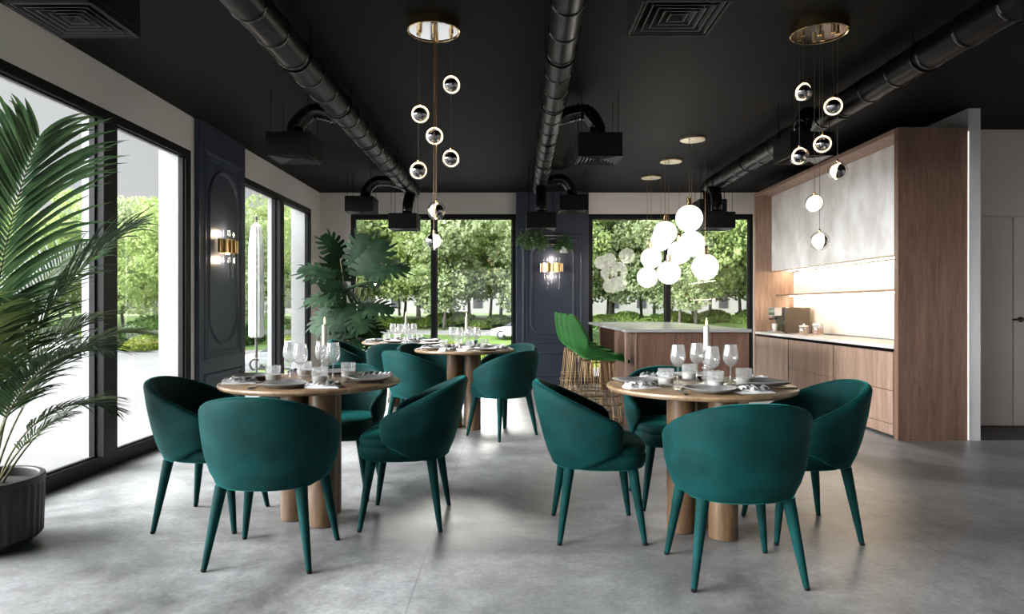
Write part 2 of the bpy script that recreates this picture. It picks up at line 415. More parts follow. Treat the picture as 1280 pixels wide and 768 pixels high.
# garden wall
b = MB()
b.box(XL, 4.03, YB, YB + 0.22, WZ - 0.01, H)
b.box(XL, -2.41, YB, YB + 0.22, 0, WZ - 0.01)
b.box(0.06, 1.135, YB, YB + 0.22, 0, WZ - 0.01)
b.box(3.60, 4.03, YB, YB + 0.22, 0, WZ - 0.01)
struct('wall_back', b, M['wall'])
struct('wall_right', box(XR, XR + 0.2, YF - 0.2, 6.47, 0, H), M['wall'])
# unseen wall behind the viewer: window added for front light, navy to limit fill
b = MB()
b.box(XL, XR, YF - 0.2, YF, WZ, H)
b.box(XL, -2.2, YF - 0.2, YF, 0, WZ)
b.box(0.6, XR, YF - 0.2, YF, 0, WZ)
struct('wall_front', b, M['blue'])
# white pier that closes off the kitchen, and the corridor wall beyond it
struct('wall_pier', box(3.925, 4.03, 5.78, YB, 0, H), M['white_paint'])
struct('wall_corridor', box(4.03, XR, 6.47, 6.62, 0, H), M['wall_corridor'])
struct('floor_corridor', box(4.03, XR, 5.80, 6.47, 0.0, 0.006), pbr('dark_floor_strip', (0.03, 0.028, 0.026), 0.6, noise=(4, 0.1)))  # thin dark strip laid over the corridor floor

def window(idx, axis, fixed, a0, a1, mulls, z1, vw=0.07, bot=0.10, top=0.07):
    """axis 'y': frame along y at x=fixed (inside face); axis 'x': along x at y=fixed"""
    root = sroot('window_%d' % idx)
    d = 0.075
    def bx(mb, p0, p1, z0, zz1, d0=0.0, d1=d):
        if axis == 'y': mb.box(fixed - d1, fixed - d0, p0, p1, z0, zz1)
        elif axis == 'x': mb.box(p0, p1, fixed + d0, fixed + d1, z0, zz1)
        else: mb.box(p0, p1, fixed - d1, fixed - d0, z0, zz1)
    f = MB()
    bx(f, a0, a1, 0, bot); bx(f, a0, a1, z1 - top, z1)
    bx(f, a0, a0 + vw, bot, z1 - top); bx(f, a1 - vw, a1, bot, z1 - top)
    f.build('window_frame', M['frame'], root, bevel=0.004)
    for m0, m1 in mulls:
        q = MB(); bx(q, m0, m1, bot, z1 - top, -0.035, d); q.build('mullion', M['frame'], root, bevel=0.004)
        q = MB(); bx(q, m0 + 0.005, m1 - 0.005, bot, z1 - top, d + 0.001, d + 0.05); q.build('outer_mullion', M['ext_white'], root)
    edges = [a0 + vw] + [e for m in mulls for e in m] + [a1 - vw]
    for i in range(0, len(edges), 2):
        q = MB(); bx(q, edges[i], edges[i + 1], bot, z1 - top, 0.035, 0.043); q.build('pane', M['pane'], root)
        q = MB()   # thin inner sash line
        e0, e1 = edges[i] + 0.001, edges[i + 1] - 0.001
        bx(q, e0, e0 + 0.012, bot, z1 - top, 0.025, 0.053); bx(q, e1 - 0.012, e1, bot, z1 - top, 0.025, 0.053)
        bx(q, e0, e1, z1 - top - 0.012, z1 - top - 0.001, 0.025, 0.053); bx(q, e0, e1, bot + 0.001, bot + 0.012, 0.025, 0.053)
        q.build('sash', M['frame'], root)
    return root
window(1, 'y', XL, -3.0, 6.02, [(-1.62, -1.46), (-0.02, 0.14), (1.56, 1.72), (3.12, 3.28), (4.68, 4.84)], WZ, vw=0.09)
window(2, 'y', XL, 7.17, 9.62, [(8.24, 8.38)], WZ, vw=0.07)
window(3, 'x', YB, -2.41, 0.06, [(-1.205, -1.13)], WZ - 0.01, vw=0.06)
window(4, 'x', YB, 1.135, 3.60, [(2.29, 2.365)], WZ - 0.01, vw=0.06)
window(5, '-x', YF, -2.2, 0.6, [(-0.85, -0.75)], WZ, vw=0.08)  # added unseen window that lets light onto the front chairs

def capsule_path(cx, cz, hw, hh, r, n=14, arch=True):
    pts = []
    for (sx, sz, a0) in ((1, 1, 0), (-1, 1, 90), (-1, -1, 180), (1, -1, 270)):
        for k in range(n + 1):
            a = R(a0 + 90 * k / n)
            pts.append((cx + sx * (hw - r) + r * math.cos(a), cz + sz * (hh - r) + r * math.sin(a)))
    return pts
def rect_path(cx, cz, hw, hh):
    return [(cx + hw, cz + hh), (cx - hw, cz + hh), (cx - hw, cz - hh), (cx + hw, cz - hh)]
def moulding_loop(mb, pts, tofn, w=0.022, h=0.014):
    """profile swept round a closed path in wall coordinates (u, z); tofn maps (u, depth, z)"""
    n = len(pts); prof = [(-w, 0), (-w * 0.75, h * 0.6), (-w * 0.2, h * 0.7), (0, h), (w * 0.5, h * 0.9), (w * 0.75, h * 0.4), (w, 0)]
    rings = []
    for i in range(n):
        p0 = Vector(pts[i - 1]); p = Vector(pts[i]); p1 = Vector(pts[(i + 1) % n])
        d0 = (p - p0); d1 = (p1 - p)
        if d0.length < 1e-6: d0 = d1.copy()
        if d1.length < 1e-6: d1 = d0.copy()
        d0.normalize(); d1.normalize()
        n0 = Vector((d0.y, -d0.x)); n1 = Vector((d1.y, -d1.x)); nn = (n0 + n1); nn.normalize()
        k = 1 / max(0.4, nn.dot(n0))
        rings.append([tofn(p.x + nn.x * a * k, dz, p.y + nn.y * a * k) for a, dz in prof])
    mb.ring_loft(rings, caps=False, closed=True)

def blue_panel(idx, axis, u0, u1, base, thick, cw, zc, hh, rr, low=True):
    root = sroot('trim_%d' % idx)
    if axis == 'y':
        struct('panel_board', box(base, base + thick, u0, u1, 0, H), M['blue'], root, bevel=0.004)
        fn = lambda u, d, z: (base + thick + d, u, z)
    else:
        struct('panel_board', box(u0, u1, base - thick, base, 0, H), M['blue'], root, bevel=0.004)
        fn = lambda u, d, z: (u, base - thick - d, z)
    uc = (u0 + u1) / 2; hw = (u1 - u0) / 2
    mb = MB(); moulding_loop(mb, rect_path(uc, zc, hw - 0.115, hh + 0.13), fn); mb.build('frame_moulding', M['blue'], root, smooth=True, angle=0.5)
    mb = MB(); moulding_loop(mb, rect_path(uc, zc, hw - 0.165, hh + 0.08), fn, 0.012, 0.008); mb.build('frame_moulding', M['blue'], root, smooth=True, angle=0.5)
    mb = MB(); moulding_loop(mb, capsule_path(uc, zc, cw, hh, rr), fn, 0.022, 0.018); mb.build('capsule_moulding', M['blue'], root, smooth=True, angle=0.5)
    if low:
        zt = zc - hh - 0.13 - 0.16
        mb = MB(); moulding_loop(mb, rect_path(uc, (zt + 0.14) / 2, hw - 0.115, (zt - 0.14) / 2), fn); mb.build('lower_moulding', M['blue'], root, smooth=True, angle=0.5)
    return root
blue_panel(2, 'y', 6.08, 7.13, XL, 0.045, 0.33, 1.63, 0.83, 0.32)
blue_panel(3, 'x', 0.06, 1.135, YB, 0.10, 0.31, 1.42, 0.66, 0.16)

# corridor door
root = sroot('door_1')
b = box(4.035, 4.80, 6.445, 6.468, 0.012, 2.01); struct('door_leaf', b, M['wall_corridor'], root, bevel=0.003)
b = box(4.815, 6.2, 6.445, 6.468, 0.012, 2.01); struct('side_leaf', b, M['wall_corridor'], root, bevel=0.003)
b = box(4.035, 6.2, 6.45, 6.468, 2.025, H - 0.005); struct('over_panel', b, M['wall_corridor'], root, bevel=0.003)
hd = MB(); hd.lathe([(0.026, 0), (0.026, 0.01)], 16)
hd.v = [(p[0], -p[2], p[1]) for p in hd.v]
hd.tube([(0, -0.01, 0), (0, -0.045, 0), (-0.02, -0.05, 0), (-0.11, -0.05, 0)], 0.009, 8)
hd.build('door_handle', M['frame'], root, smooth=True, loc=(4.875, 6.445, 1.03))

# ================================================================== KITCHEN
KX, KY0, KY1 = 3.32, 5.78, 9.23
t = thing('cabinet_surround', 'tall walnut side panel and top board framing the kitchen niche', 'cabinet surround', (KX, KY0, 0))
box(0, 0.60, 0, 0.06, 0, 2.70).build('side_panel', M['cabdark'], t, bevel=0.002)
box(0, 0.60, KY1 - KY0 - 0.06, KY1 - KY0, 0, 2.70).build('side_panel', M['cab'], t, bevel=0.002)
box(0, 0.60, 0.06, KY1 - KY0 - 0.06, 2.66, 2.70).build('top_panel', M['cab'], t, bevel=0.002)
tag(MB().box(3.84, 3.915, 5.85, 9.16, 0.83, 1.62).build('backsplash', M['splash']), 'cream stone backsplash glowing above the walnut kitchen counter', 'backsplash')
# base cabinets
yy = [5.845, 6.94, 8.07, 9.165]
cabl = ['walnut drawer cabinet between the tall side panel and middle unit', 'middle walnut drawer cabinet under the white counter', 'walnut cabinet with one tall door below the coffee machine']
for i in range(3):
    y0, y1 = yy[i], yy[i + 1]
    t = thing('base_cabinet', cabl[i], 'cabinet', (KX, y0, 0), 0, 'walnut base cabinets')
    w = y1 - y0
    box(0.03, 0.55, 0.003, w - 0.003, 0.03, 0.755).build('carcass', M['gap'], t)
    box(0.06, 0.50, 0.01, w - 0.01, 0, 0.03).build('plinth', M['gap'], t)
    if i == 2:
        box(0, 0.025, 0.012, w - 0.012, 0.03, 0.755).build('door', M['cab'], t, bevel=0.0015)
    else:
        box(0, 0.025, 0.012, w - 0.012, 0.42, 0.755).build('drawer', M['cab'], t, bevel=0.0015)
        box(0, 0.025, 0.012, w - 0.012, 0.127, 0.415).build('drawer', M['cab'], t, bevel=0.0015)
        box(0, 0.025, 0.012, w - 0.012, 0.03, 0.122).build('bottom_rail', M['cab'], t, bevel=0.0015)
tag(MB().box(KX - 0.005, 3.895, 5.845, 9.165, 0.785, 0.815).build('countertop', M['stone'], bevel=0.003), 'pale stone worktop along the walnut base cabinets', 'countertop')
# upper cabinet
t = thing('upper_cabinet', 'wall cabinet with cloudy grey concrete fronts above the lit backsplash', 'cabinet', (3.54, 5.845, 1.64))
w = (9.165 - 5.845)
box(0.02, 0.35, 0, w, 0.0, 1.02).build('carcass', M['white_paint'], t)
for k in range(3):
    box(0, 0.02, k * w / 3 + 0.0008, (k + 1) * w / 3 - 0.0008, -0.004, 1.018).build('door', M['concrete'], t)
box(0.20, 0.225, 0.04, w - 0.04, -0.008, 0.0).build('light_strip', M['led'], t)
t = thing('wall_shelf', 'thin lit shelf running across the cream backsplash', 'shelf', (3.60, 5.845, 1.30))
box(0, 0.24, 0, w, 0, 0.02).build('shelf_board', M['cab'], t, bevel=0.002)
box(0.17, 0.19, 0.04, w - 0.04, -0.006, 0.0).build('light_strip', M['led'], t)
tag(box(3.9205, 3.9245, 5.772, 5.779, 0.01, 2.66).build('light_strip', M['ledcool']), 'thin vertical light line between walnut panel and white pier', 'led strip')

# coffee machine
t = thing('coffee_machine', 'black and chrome coffee machine at the dark end of the counter', 'coffee machine', (3.575, 8.66, 0.815), 0)
box(-0.12, 0.20, -0.16, 0.16, 0.012, 0.33).build('housing', M['bronze_mirror'], t, bevel=0.008)
box(-0.235, -0.125, -0.10, 0.10, 0.22, 0.33).build('brew_head', M['chrome'], t, bevel=0.008)
box(-0.25, -0.125, -0.11, 0.11, 0.0, 0.03).build('drip_tray', M['chrome'], t, bevel=0.004)
m = MB(); m.tube([(-0.19, 0, 0.22), (-0.19, 0, 0.17)], 0.024, 14); m.tube([(-0.19, 0, 0.185), (-0.27, -0.03, 0.18)], 0.009, 8)
m.build('portafilter', M['black_gloss'], t, smooth=True)
m = MB(); m.lathe([(0.026, 0), (0.034, 0.02), (0.038, 0.09), (0.035, 0.09), (0.024, 0.012)], 16, (-0.185, 0, 0.03)); m.build('cup', M['potwhite'], t, smooth=True)
for fx in (-0.1, 0.18):
    pass
m = MB()
for fx in (-0.10, 0.18):
    for fy in (-0.14, 0.14): m.lathe([(0.015, 0), (0.015, 0.012)], 10, (fx, fy, 0))
m.build('foot', M['black_gloss'], t)
def jar(loc, r, h, lab):
    t = thing('storage_jar', lab, 'jar', loc, 0, 'glass jars on the counter')
    m = MB(); m.lathe([(r * 0.94, 0), (r, 0.008), (r, h * 0.9), (r * 0.9, h), (r * 0.86, h), (r * 0.95, h * 0.88), (r * 0.95, 0.012), (r * 0.2, 0.01)], 24)
    m.build('jar_body', M['drink'], t, smooth=True)
    MB().lathe([(r * 0.9, 0.012), (r * 0.92, 0.02), (r * 0.92, h * 0.66), (r * 0.7, h * 0.70)], 20).build('contents', M['amber'], t, smooth=True)
    MB().lathe([(r * 0.96, h), (r * 0.96, h + 0.012), (r * 0.2, h + 0.018), (r * 0.22, h + 0.03), (r * 0.1, h + 0.036)], 20).build('lid', M['potwhite'], t, smooth=True)
jar((3.50, 8.06, 0.815), 0.055, 0.10, 'glass jar of biscuits with pale lid, beside the coffee machine')
jar((3.64, 8.00, 0.815), 0.065, 0.12, 'wider glass jar standing against the backsplash behind the small jar')

# island
t = thing('kitchen_island', 'walnut island with grey stone top under the globe lamps', 'kitchen island', (1.09, 6.50, 0))
box(0, 1.23, 0, 3.10, 0.905, 0.935).build('countertop', M['island_stone'], t, bevel=0.003)
box(0.13, 1.222, 0.06, 1.50, 0.0, 0.905).build('body', M['cabdark'], t, bevel=0.002)
for k in range(3):
    box(0.135 + k * 0.3625, 0.135 + (k + 1) * 0.3625 - 0.005, 0.045, 0.06, 0.01, 0.898).build('front_panel', M['cabdark'], t, bevel=0.0015)
box(0.13, 1.19, 2.8, 2.9, 0.0, 0.905).build('support_panel', M['cabdark'], t, bevel=0.002)
box(0.005, 0.033, 0.01, 0.04, 0.0, 0.905).build('post', M['cab'], t, bevel=0.002)
box(0.105, 0.128, 0.045, 0.07, 0.0, 0.905).build('edge_strip', M['cab'], t, bevel=0.002)

# ================================================================== DUCTS AND DIFFUSER BOXES
def ridged_duct(name, label, path, r, step=0.34):
    t = thing(name, label, 'air duct', path[0])
    o = Vector(path[0])
    pts = [Vector(p) - o for p in path]
    m = MB(); m.tube(pts, r, 24)
    m.build('pipe', M['duct'], t, smooth=True, angle=1.2)
    # joint rings and hangers
    L = [0]
    for a, c in zip(pts, pts[1:]): L.append(L[-1] + (c - a).length)
    s = 0.25
    def at(s):
        i = max(k for k in range(len(L)) if L[k] <= s + 1e-9); i = min(i, len(pts) - 2)
        d = (pts[i + 1] - pts[i]).normalized(); return pts[i] + d * (s - L[i]), d
    k = 0
    while s < L[-1] - 0.1:
        p, d = at(s)
        q = MB(); q.tube([p - d * 0.012, p - d * 0.006, p + d * 0.006, p + d * 0.012], [r + 0.001, r + 0.006, r + 0.006, r + 0.001], 24)
        if k % 3 == 0:
            q.tube([p + d * 0.05 - d * 0.004, p + d * 0.05 + d * 0.004], [r + 0.009] * 2, 24)
            top = H - o.z - 0.003
            if top - p.z > r:
                for sx in (-1, 1): q.tube([(p.x + sx * (r + 0.012), p.y, p.z), (p.x + sx * (r + 0.012), p.y, top)], 0.003, 6)
        q.build('joint_ring', M['flex'], t, smooth=True)
        s += step; k += 1
    return t
ridged_duct('air_duct', 'black round duct running over the tables beside the window wall', [(-1.32, -3.3, 2.70), (-1.34, 3.4, 2.70), (-1.33, 9.0, 2.70)], 0.10)
ridged_duct('air_duct', 'black round duct running along the ceiling towards the blue column', [(0.20, -3.3, 2.71), (0.285, 3.4, 2.71), (0.32, 5.2, 2.71), (0.36, 8.9, 2.71)], 0.085)
ridged_duct('air_duct', 'black round duct above the kitchen cabinets and island', [(2.52, -3.3, 2.70), (2.55, 3.4, 2.70), (2.53, 8.6, 2.70)], 0.095)

def flex(mb, pts, r, nseg=46):
    """corrugated hose through control points (Catmull-Rom)"""
    P = [Vector(p) for p in pts]; P = [P[0] * 2 - P[1]] + P + [P[-1] * 2 - P[-2]]
    out = []; n = len(P) - 3
    for i in range(nseg + 1):
        s = i / nseg * n; k = min(int(s), n - 1); u = s - k
        a, b_, c, d = P[k:k + 4]
        out.append(0.5 * ((2 * b_) + (c - a) * u + (2 * a - 5 * b_ + 4 * c - d) * u * u + (3 * b_ - a - 3 * c + d) * u ** 3))
    rr = [r * (1.0 if i % 2 else 0.86) for i in range(nseg + 1)]
    mb.tube(out, rr, 16)
def diffuser(label, cx, cy, zb, hose=None, size=0.35, h=0.19, rods=True):
    t = thing('air_diffuser', label, 'air diffuser', (cx, cy, zb), 0, 'black ceiling air diffusers')
    s = size / 2
    m = MB()
    m.box(-s, s, -s, s, 0.03, h)
    for (x0, x1, y0, y1) in ((-s, -s + 0.012, -s, s), (s - 0.012, s, -s, s), (-s, s, -s, -s + 0.012), (-s, s, s - 0.012, s)): m.box(x0, x1, y0, y1, 0.0, 0.03)
    m.build('box', M['acbox'], t, bevel=0.002)
    g = MB()
    for k in range(5):
        o = s - 0.022 - k * 0.03; i = o - 0.022
        z0, z1 = 0.002 + 0.001 * k, 0.026
        vo = [(-o, -o, z0), (o, -o, z0), (o, o, z0), (-o, o, z0)]; vi = [(-i, -i, z1), (i, -i, z1), (i, i, z1), (-i, i, z1)]
        g.add(vo + vi, [(a, (a + 1) % 4, 4 + (a + 1) % 4, 4 + a) for a in range(4)])
        vo2 = [(-o - 0.004, -o - 0.004, z0), (o + 0.004, -o - 0.004, z0), (o + 0.004, o + 0.004, z0), (-o - 0.004, o + 0.004, z0)]
        g.add(vo2 + vo, [(a, (a + 1) % 4, 4 + (a + 1) % 4, 4 + a) for a in range(4)])
    g.build('louver_grille', M['louver'], t)
    if rods:
        top = H - zb
        for sx in (-1, 1):
            for sy in (-1, 1):
                MB().tube([(sx * (s - 0.03), sy * (s - 0.03), h), (sx * (s - 0.03), sy * (s - 0.03), top)], 0.003, 6).build('rod', M['acbox'], t)
    if hose:
        q = MB(); flex(q, [Vector(p) - Vector((cx, cy, zb)) for p in hose], 0.068)
        q.build('flexible_duct', M['flex'], t, smooth=True, angle=1.5)
    return t
diffuser('big black air diffuser close above the palm and window wall', -1.82, 2.80, 2.34)
diffuser('big black air diffuser between the blue-column duct and the round mirror-ball lamps', 0.682, 2.78, 2.34)
diffuser('black air diffuser at the ceiling edge above the corridor side', 2.43, 2.80, 2.34)
diffuser('black air diffuser box with curved hose, above the table beside the palm', -1.76, 5.45, 2.34, [(-1.76, 5.45, 2.52), (-1.75, 5.45, 2.62), (-1.62, 5.47, 2.74), (-1.45, 5.5, 2.72), (-1.34, 5.52, 2.70)])
diffuser('black air diffuser box with curved hose, off the middle duct', 0.697, 5.47, 2.34, [(0.69, 5.47, 2.52), (0.69, 5.47, 2.62), (0.60, 5.5, 2.745), (0.44, 5.55, 2.73), (0.33, 5.6, 2.71)])
diffuser('black air diffuser box behind the mirror-ball lamp over the kitchen', 2.36, 5.45, 2.34, [(2.36, 5.45, 2.52), (2.36, 5.45, 2.62), (2.42, 5.5, 2.72), (2.52, 5.6, 2.70)])
diffuser('black air diffuser box over the monstera', -1.90, 8.5, 2.34, [(-1.86, 8.5, 2.52), (-1.84, 8.5, 2.62), (-1.72, 8.5, 2.74), (-1.52, 8.52, 2.74), (-1.36, 8.55, 2.70)])
diffuser('black air diffuser box hung high on the blue column side', 0.76, 8.4, 2.34, [(0.75, 8.4, 2.52), (0.74, 8.4, 2.62), (0.64, 8.4, 2.74), (0.5, 8.42, 2.74), (0.37, 8.45, 2.71)])
diffuser('black air diffuser box high over the island, upper of the pair', 2.57, 8.75, 2.34, [(2.56, 8.75, 2.52), (2.54, 8.7, 2.66), (2.53, 8.6, 2.70)])
diffuser('low hung black air diffuser box at the end of the window-side duct', -1.35, 8.45, 2.12, [(-1.32, 8.45, 2.30), (-1.31, 8.47, 2.45), (-1.32, 8.72, 2.62), (-1.33, 9.0, 2.70)])
diffuser('low hung black air diffuser box in front of the blue column', 0.345, 8.05, 2.08, [(0.345, 8.05, 2.26), (0.35, 8.07, 2.40), (0.36, 8.3, 2.62), (0.36, 8.6, 2.70)])
diffuser('low hung black air diffuser box over the island, lower of the pair', 2.445, 8.05, 2.08, [(2.445, 8.05, 2.26), (2.46, 8.07, 2.40), (2.5, 8.3, 2.60), (2.53, 8.6, 2.70)])

# ================================================================== MIRROR-BALL PENDANTS
def half_sphere(mb, r, flip, n=20, m=8):
    """half ball about local +y (flip: -y)"""
    s = -1 if flip else 1
    rings = []
    for i in range(m + 1):
        a = PI / 2 * i / m
        rr = max(1e-4, r * math.cos(a)); y = s * r * math.sin(a)
        rings.append([(rr * math.cos(2 * PI * k / n), y, rr * math.sin(2 * PI * k / n)) for k in range(n)])
    mb.ring_loft(rings, caps=True)
ball_mesh = {}
def ball_meshes():
    r = 0.047
    m = MB(); half_sphere(m, r * 0.94, True); me = m.mesh('mirror_half'); me.materials.append(M['smoke']); me.shade_smooth(); ball_mesh['mirror_half'] = me
    m = MB(); half_sphere(m, r * 0.90, False); me = m.mesh('opal_half'); me.materials.append(M['ballhalf']); me.shade_smooth(); ball_mesh['opal_half'] = me
    m = MB(); m.tube([(r * math.cos(a), 0, r * math.sin(a)) for a in [2 * PI * k / 28 for k in range(28)]], 0.0042, 8, closed=True)
    me = m.mesh('light_ring'); me.materials.append(M['ballglow']); me.shade_smooth(); ball_mesh['light_ring'] = me
    m = MB(); m.sphere((0, 0, 0), 0.0555, 24, 14); me = m.mesh('glass_shell'); me.materials.append(M['clear']); me.shade_smooth(); ball_mesh['glass_shell'] = me
    m = MB(); m.lathe([(0.005, 0.052), (0.006, 0.054), (0.006, 0.068), (0.003, 0.072)], 12); me = m.mesh('cap'); me.materials.append(M['gold']); me.shade_smooth(); ball_mesh['cap'] = me
ball_meshes()
def ball_pendant(label, cx, cy, cr, canopy_mat, balls, rod_idx=()):
    """balls: (px, py, D, tilt_z, tilt_x) where px,py is the photo position"""
    t = thing('pendant_lamp', label, 'pendant lamp', (cx, cy, 0), 0, 'mirror-ball pendant lamps')
    m = MB(); m.lathe([(cr * 0.93, 2.80), (cr * 0.97, 2.796), (cr, 2.80), (cr, H - 0.001)], 48, caps=False); m.build('canopy_rim', M['gold'], t, smooth=True)
    m = MB(); m.lathe([(cr * 0.93, 2.804), (cr * 0.9, 2.806)], 48); m.build('canopy', canopy_mat, t, smooth=True, angle=0.3)
    for i, (px, py, D, rz, rx) in enumerate(balls):
        x = (px - 640) * D / FOC - cx; z = EYE - (py - 384) * D / FOC; y = D - cy
        q = MB(); q.lathe([(0.012, 2.775), (0.012, 2.804)], 12, (x, y, 0)); q.build('cord_grip', M['gold'], t, smooth=True)
        MB().tube([(x, y, z + 0.07), (x, y, 2.78)], 0.0032 if i in rod_idx else 0.0016, 6).build('cord', M['goldcord'] if i in rod_idx else M['cord'], t)
        bl = bpy.data.objects.new('ball', ball_mesh['mirror_half']); C.objects.link(bl); bl.parent = t
        bl.location = (x, y, z); bl.rotation_euler = (-rx, 0, rz)
        for nm in ('opal_half', 'light_ring', 'glass_shell'):
            k = bpy.data.objects.new(nm, ball_mesh[nm]); C.objects.link(k); k.parent = bl
        k = bpy.data.objects.new('cap', ball_mesh['cap']); C.objects.link(k); k.parent = t; k.location = (x, y, z)
    return t
ball_pendant('cluster of mirror-ball pendants hanging above the table beside the palm', -0.47, 4.03, 0.158, M['chrome'], [
    (564.4, 105.8, 4.00, R(-12), R(-28)), (525.3, 142.6, 3.98, R(10), R(-30)), (543.2, 170, 4.05, R(2), R(-26)),
    (563.7, 198, 4.05, R(-16), R(-20)), (523, 213, 4.02, R(24), R(-22)), (545.5, 263.8, 4.10, R(80), R(-6)), (542.5, 301.5, 4.0, R(-84), R(-3))], (2, 5, 6))
ball_pendant('cluster of mirror-ball pendants hanging above the table before the kitchen', 1.855, 4.06, 0.165, M['black_gloss'], [
    (1003.8, 114.6, 4.03, R(18), R(-26)), (1041.5, 133, 3.98, R(-24), R(-26)), (1028, 180, 4.10, R(-18), R(-24)),
    (999.0, 195, 4.10, R(14), R(-18)), (1047, 214, 4.0, R(52), R(-14)), (1018, 254.5, 4.12, R(128), R(-8)), (1024.5, 301.5, 4.02, R(95), R(-4))])

# ================================================================== GLOBE PENDANTS OVER THE ISLAND
gm = MB().sphere((0, 0, 0), 0.132, 32, 20).mesh('globe'); gm.materials.append(M['globe']); gm.shade_smooth()
def globe_pendant(label, cx, cy, globes):
    t = thing('globe_pendant', label, 'pendant lamp', (cx, cy, 0), 0, 'white globe pendants over the island')
    m = MB(); m.lathe([(0.02, H - 0.026), (0.122, H - 0.025), (0.128, H - 0.018), (0.128, H - 0.001), (0.1, H)], 40); m.build('canopy', M['palebrass'], t, smooth=True)
    for (px, py, D) in globes:
        x = (px - 640) * D / FOC - cx; z = EYE - (py - 384) * D / FOC; y = D - cy
        g = bpy.data.objects.new('globe', gm); C.objects.link(g); g.parent = t; g.location = (x, y, z)
        q = MB(); q.lathe([(0.045, z + 0.118), (0.047, z + 0.13), (0.026, z + 0.14), (0.026, z + 0.20), (0.010, z + 0.215)], 20, (x, y, 0)); q.build('socket', M['gold'], t, smooth=True)
        MB().tube([(x, y, z + 0.21), (x, y, H - 0.02)], 0.0022, 6).build('cord', M['goldcord'], t)
        m = MB(); m.lathe([(0.008, H - 0.034), (0.008, H - 0.024)], 10, (x, y, 0)); m.build('cord_grip', M['gold'], t)
    return t
globe_pendant('three white globes from the ceiling disc at the near island end', 1.83, 6.80, [(861.5, 273.3, 6.73), (881.5, 334, 6.88), (864.5, 305, 6.98)])
globe_pendant('three white globes from the middle ceiling disc over the island', 1.85, 7.82, [(831.5, 291, 7.80), (836, 341, 7.75), (849, 316, 7.92)])
globe_pendant('three white globes from the ceiling disc by the garden window', 1.82, 8.80, [(826, 301, 8.78), (814, 323, 8.75), (809, 347, 8.9)])

# ================================================================== SCONCES
def sconce(label, loc, rz):
    """local +y points out of the wall"""
    t = thing('wall_sconce', label, 'wall lamp', loc, rz, 'brass wall sconces')
    t.scale = (1.42, 1.25, 1.5)
    m = MB(); m.lathe([(0.05, 0), (0.05, 0.012)], 20); m.v = [(p[0], p[2], p[1]) for p in m.v]; m.build('backplate', M['gold'], t, smooth=True, angle=0.5)
    # curved brass band
    prof = []
    for r0 in (0.105, 0.099):
        prof.append([(r0 * math.cos(a), 0.012 + 0.075 * math.sin(a) * r0 / 0.105) for a in [PI * k / 20 for k in range(21)]])
    outer, inner = prof
    loop = outer + inner[::-1]
    for (z0, z1) in ((-0.045, 0.045),):
        m = MB(); m.ring_loft([[(x, y, z0) for x, y in loop], [(x, y, z1) for x, y in loop]], caps=True)
    m.build('brass_band', M['gold'], t, smooth=True, angle=0.6)
    m = MB()
    for k in range(7):
        a = PI * (k + 0.5) / 7; x = 0.113 * math.cos(a); y = 0.012 + 0.083 * math.sin(a)
        m.tube([(x, y, -0.040), (x, y, 0.040)], 0.010, 10)
    m.build('brass_flutes', M['gold'], t, smooth=True)
    for k in range(5):
        a = PI * (k + 1) / 6; x = 0.085 * math.cos(a); y = 0.02 + 0.055 * math.sin(a)
        lo = -0.13 - 0.04 * ((k * 2) % 3)
        MB().tube([(x, y, lo), (x, y, 0.10)], 0.007, 10).build('glass_rod', M['clear'], t, smooth=True)
    MB().tube([(0, 0.035, -0.05), (0, 0.035, 0.05)], 0.018, 12).build('bulb', M['sconceglow'], t, smooth=True)
    for s in (-1, 1):
        ld = bpy.data.lights.new('sconce_light', 'POINT'); ld.energy = 3.0; ld.color = (1.0, 0.80, 0.58); ld.shadow_soft_size = 0.03
        lo = bpy.data.objects.new('sconce_light', ld); C.objects.link(lo); lo.parent = t; lo.location = (0, 0.05, s * 0.085)
sconce('brass and glass wall sconce on the navy pilaster between the side windows', (XL + 0.045, 6.58, 1.74), -PI / 2)
sconce('brass and glass wall sconce on the navy column under the hanging plants', (0.585, YB - 0.10, 1.73), PI)

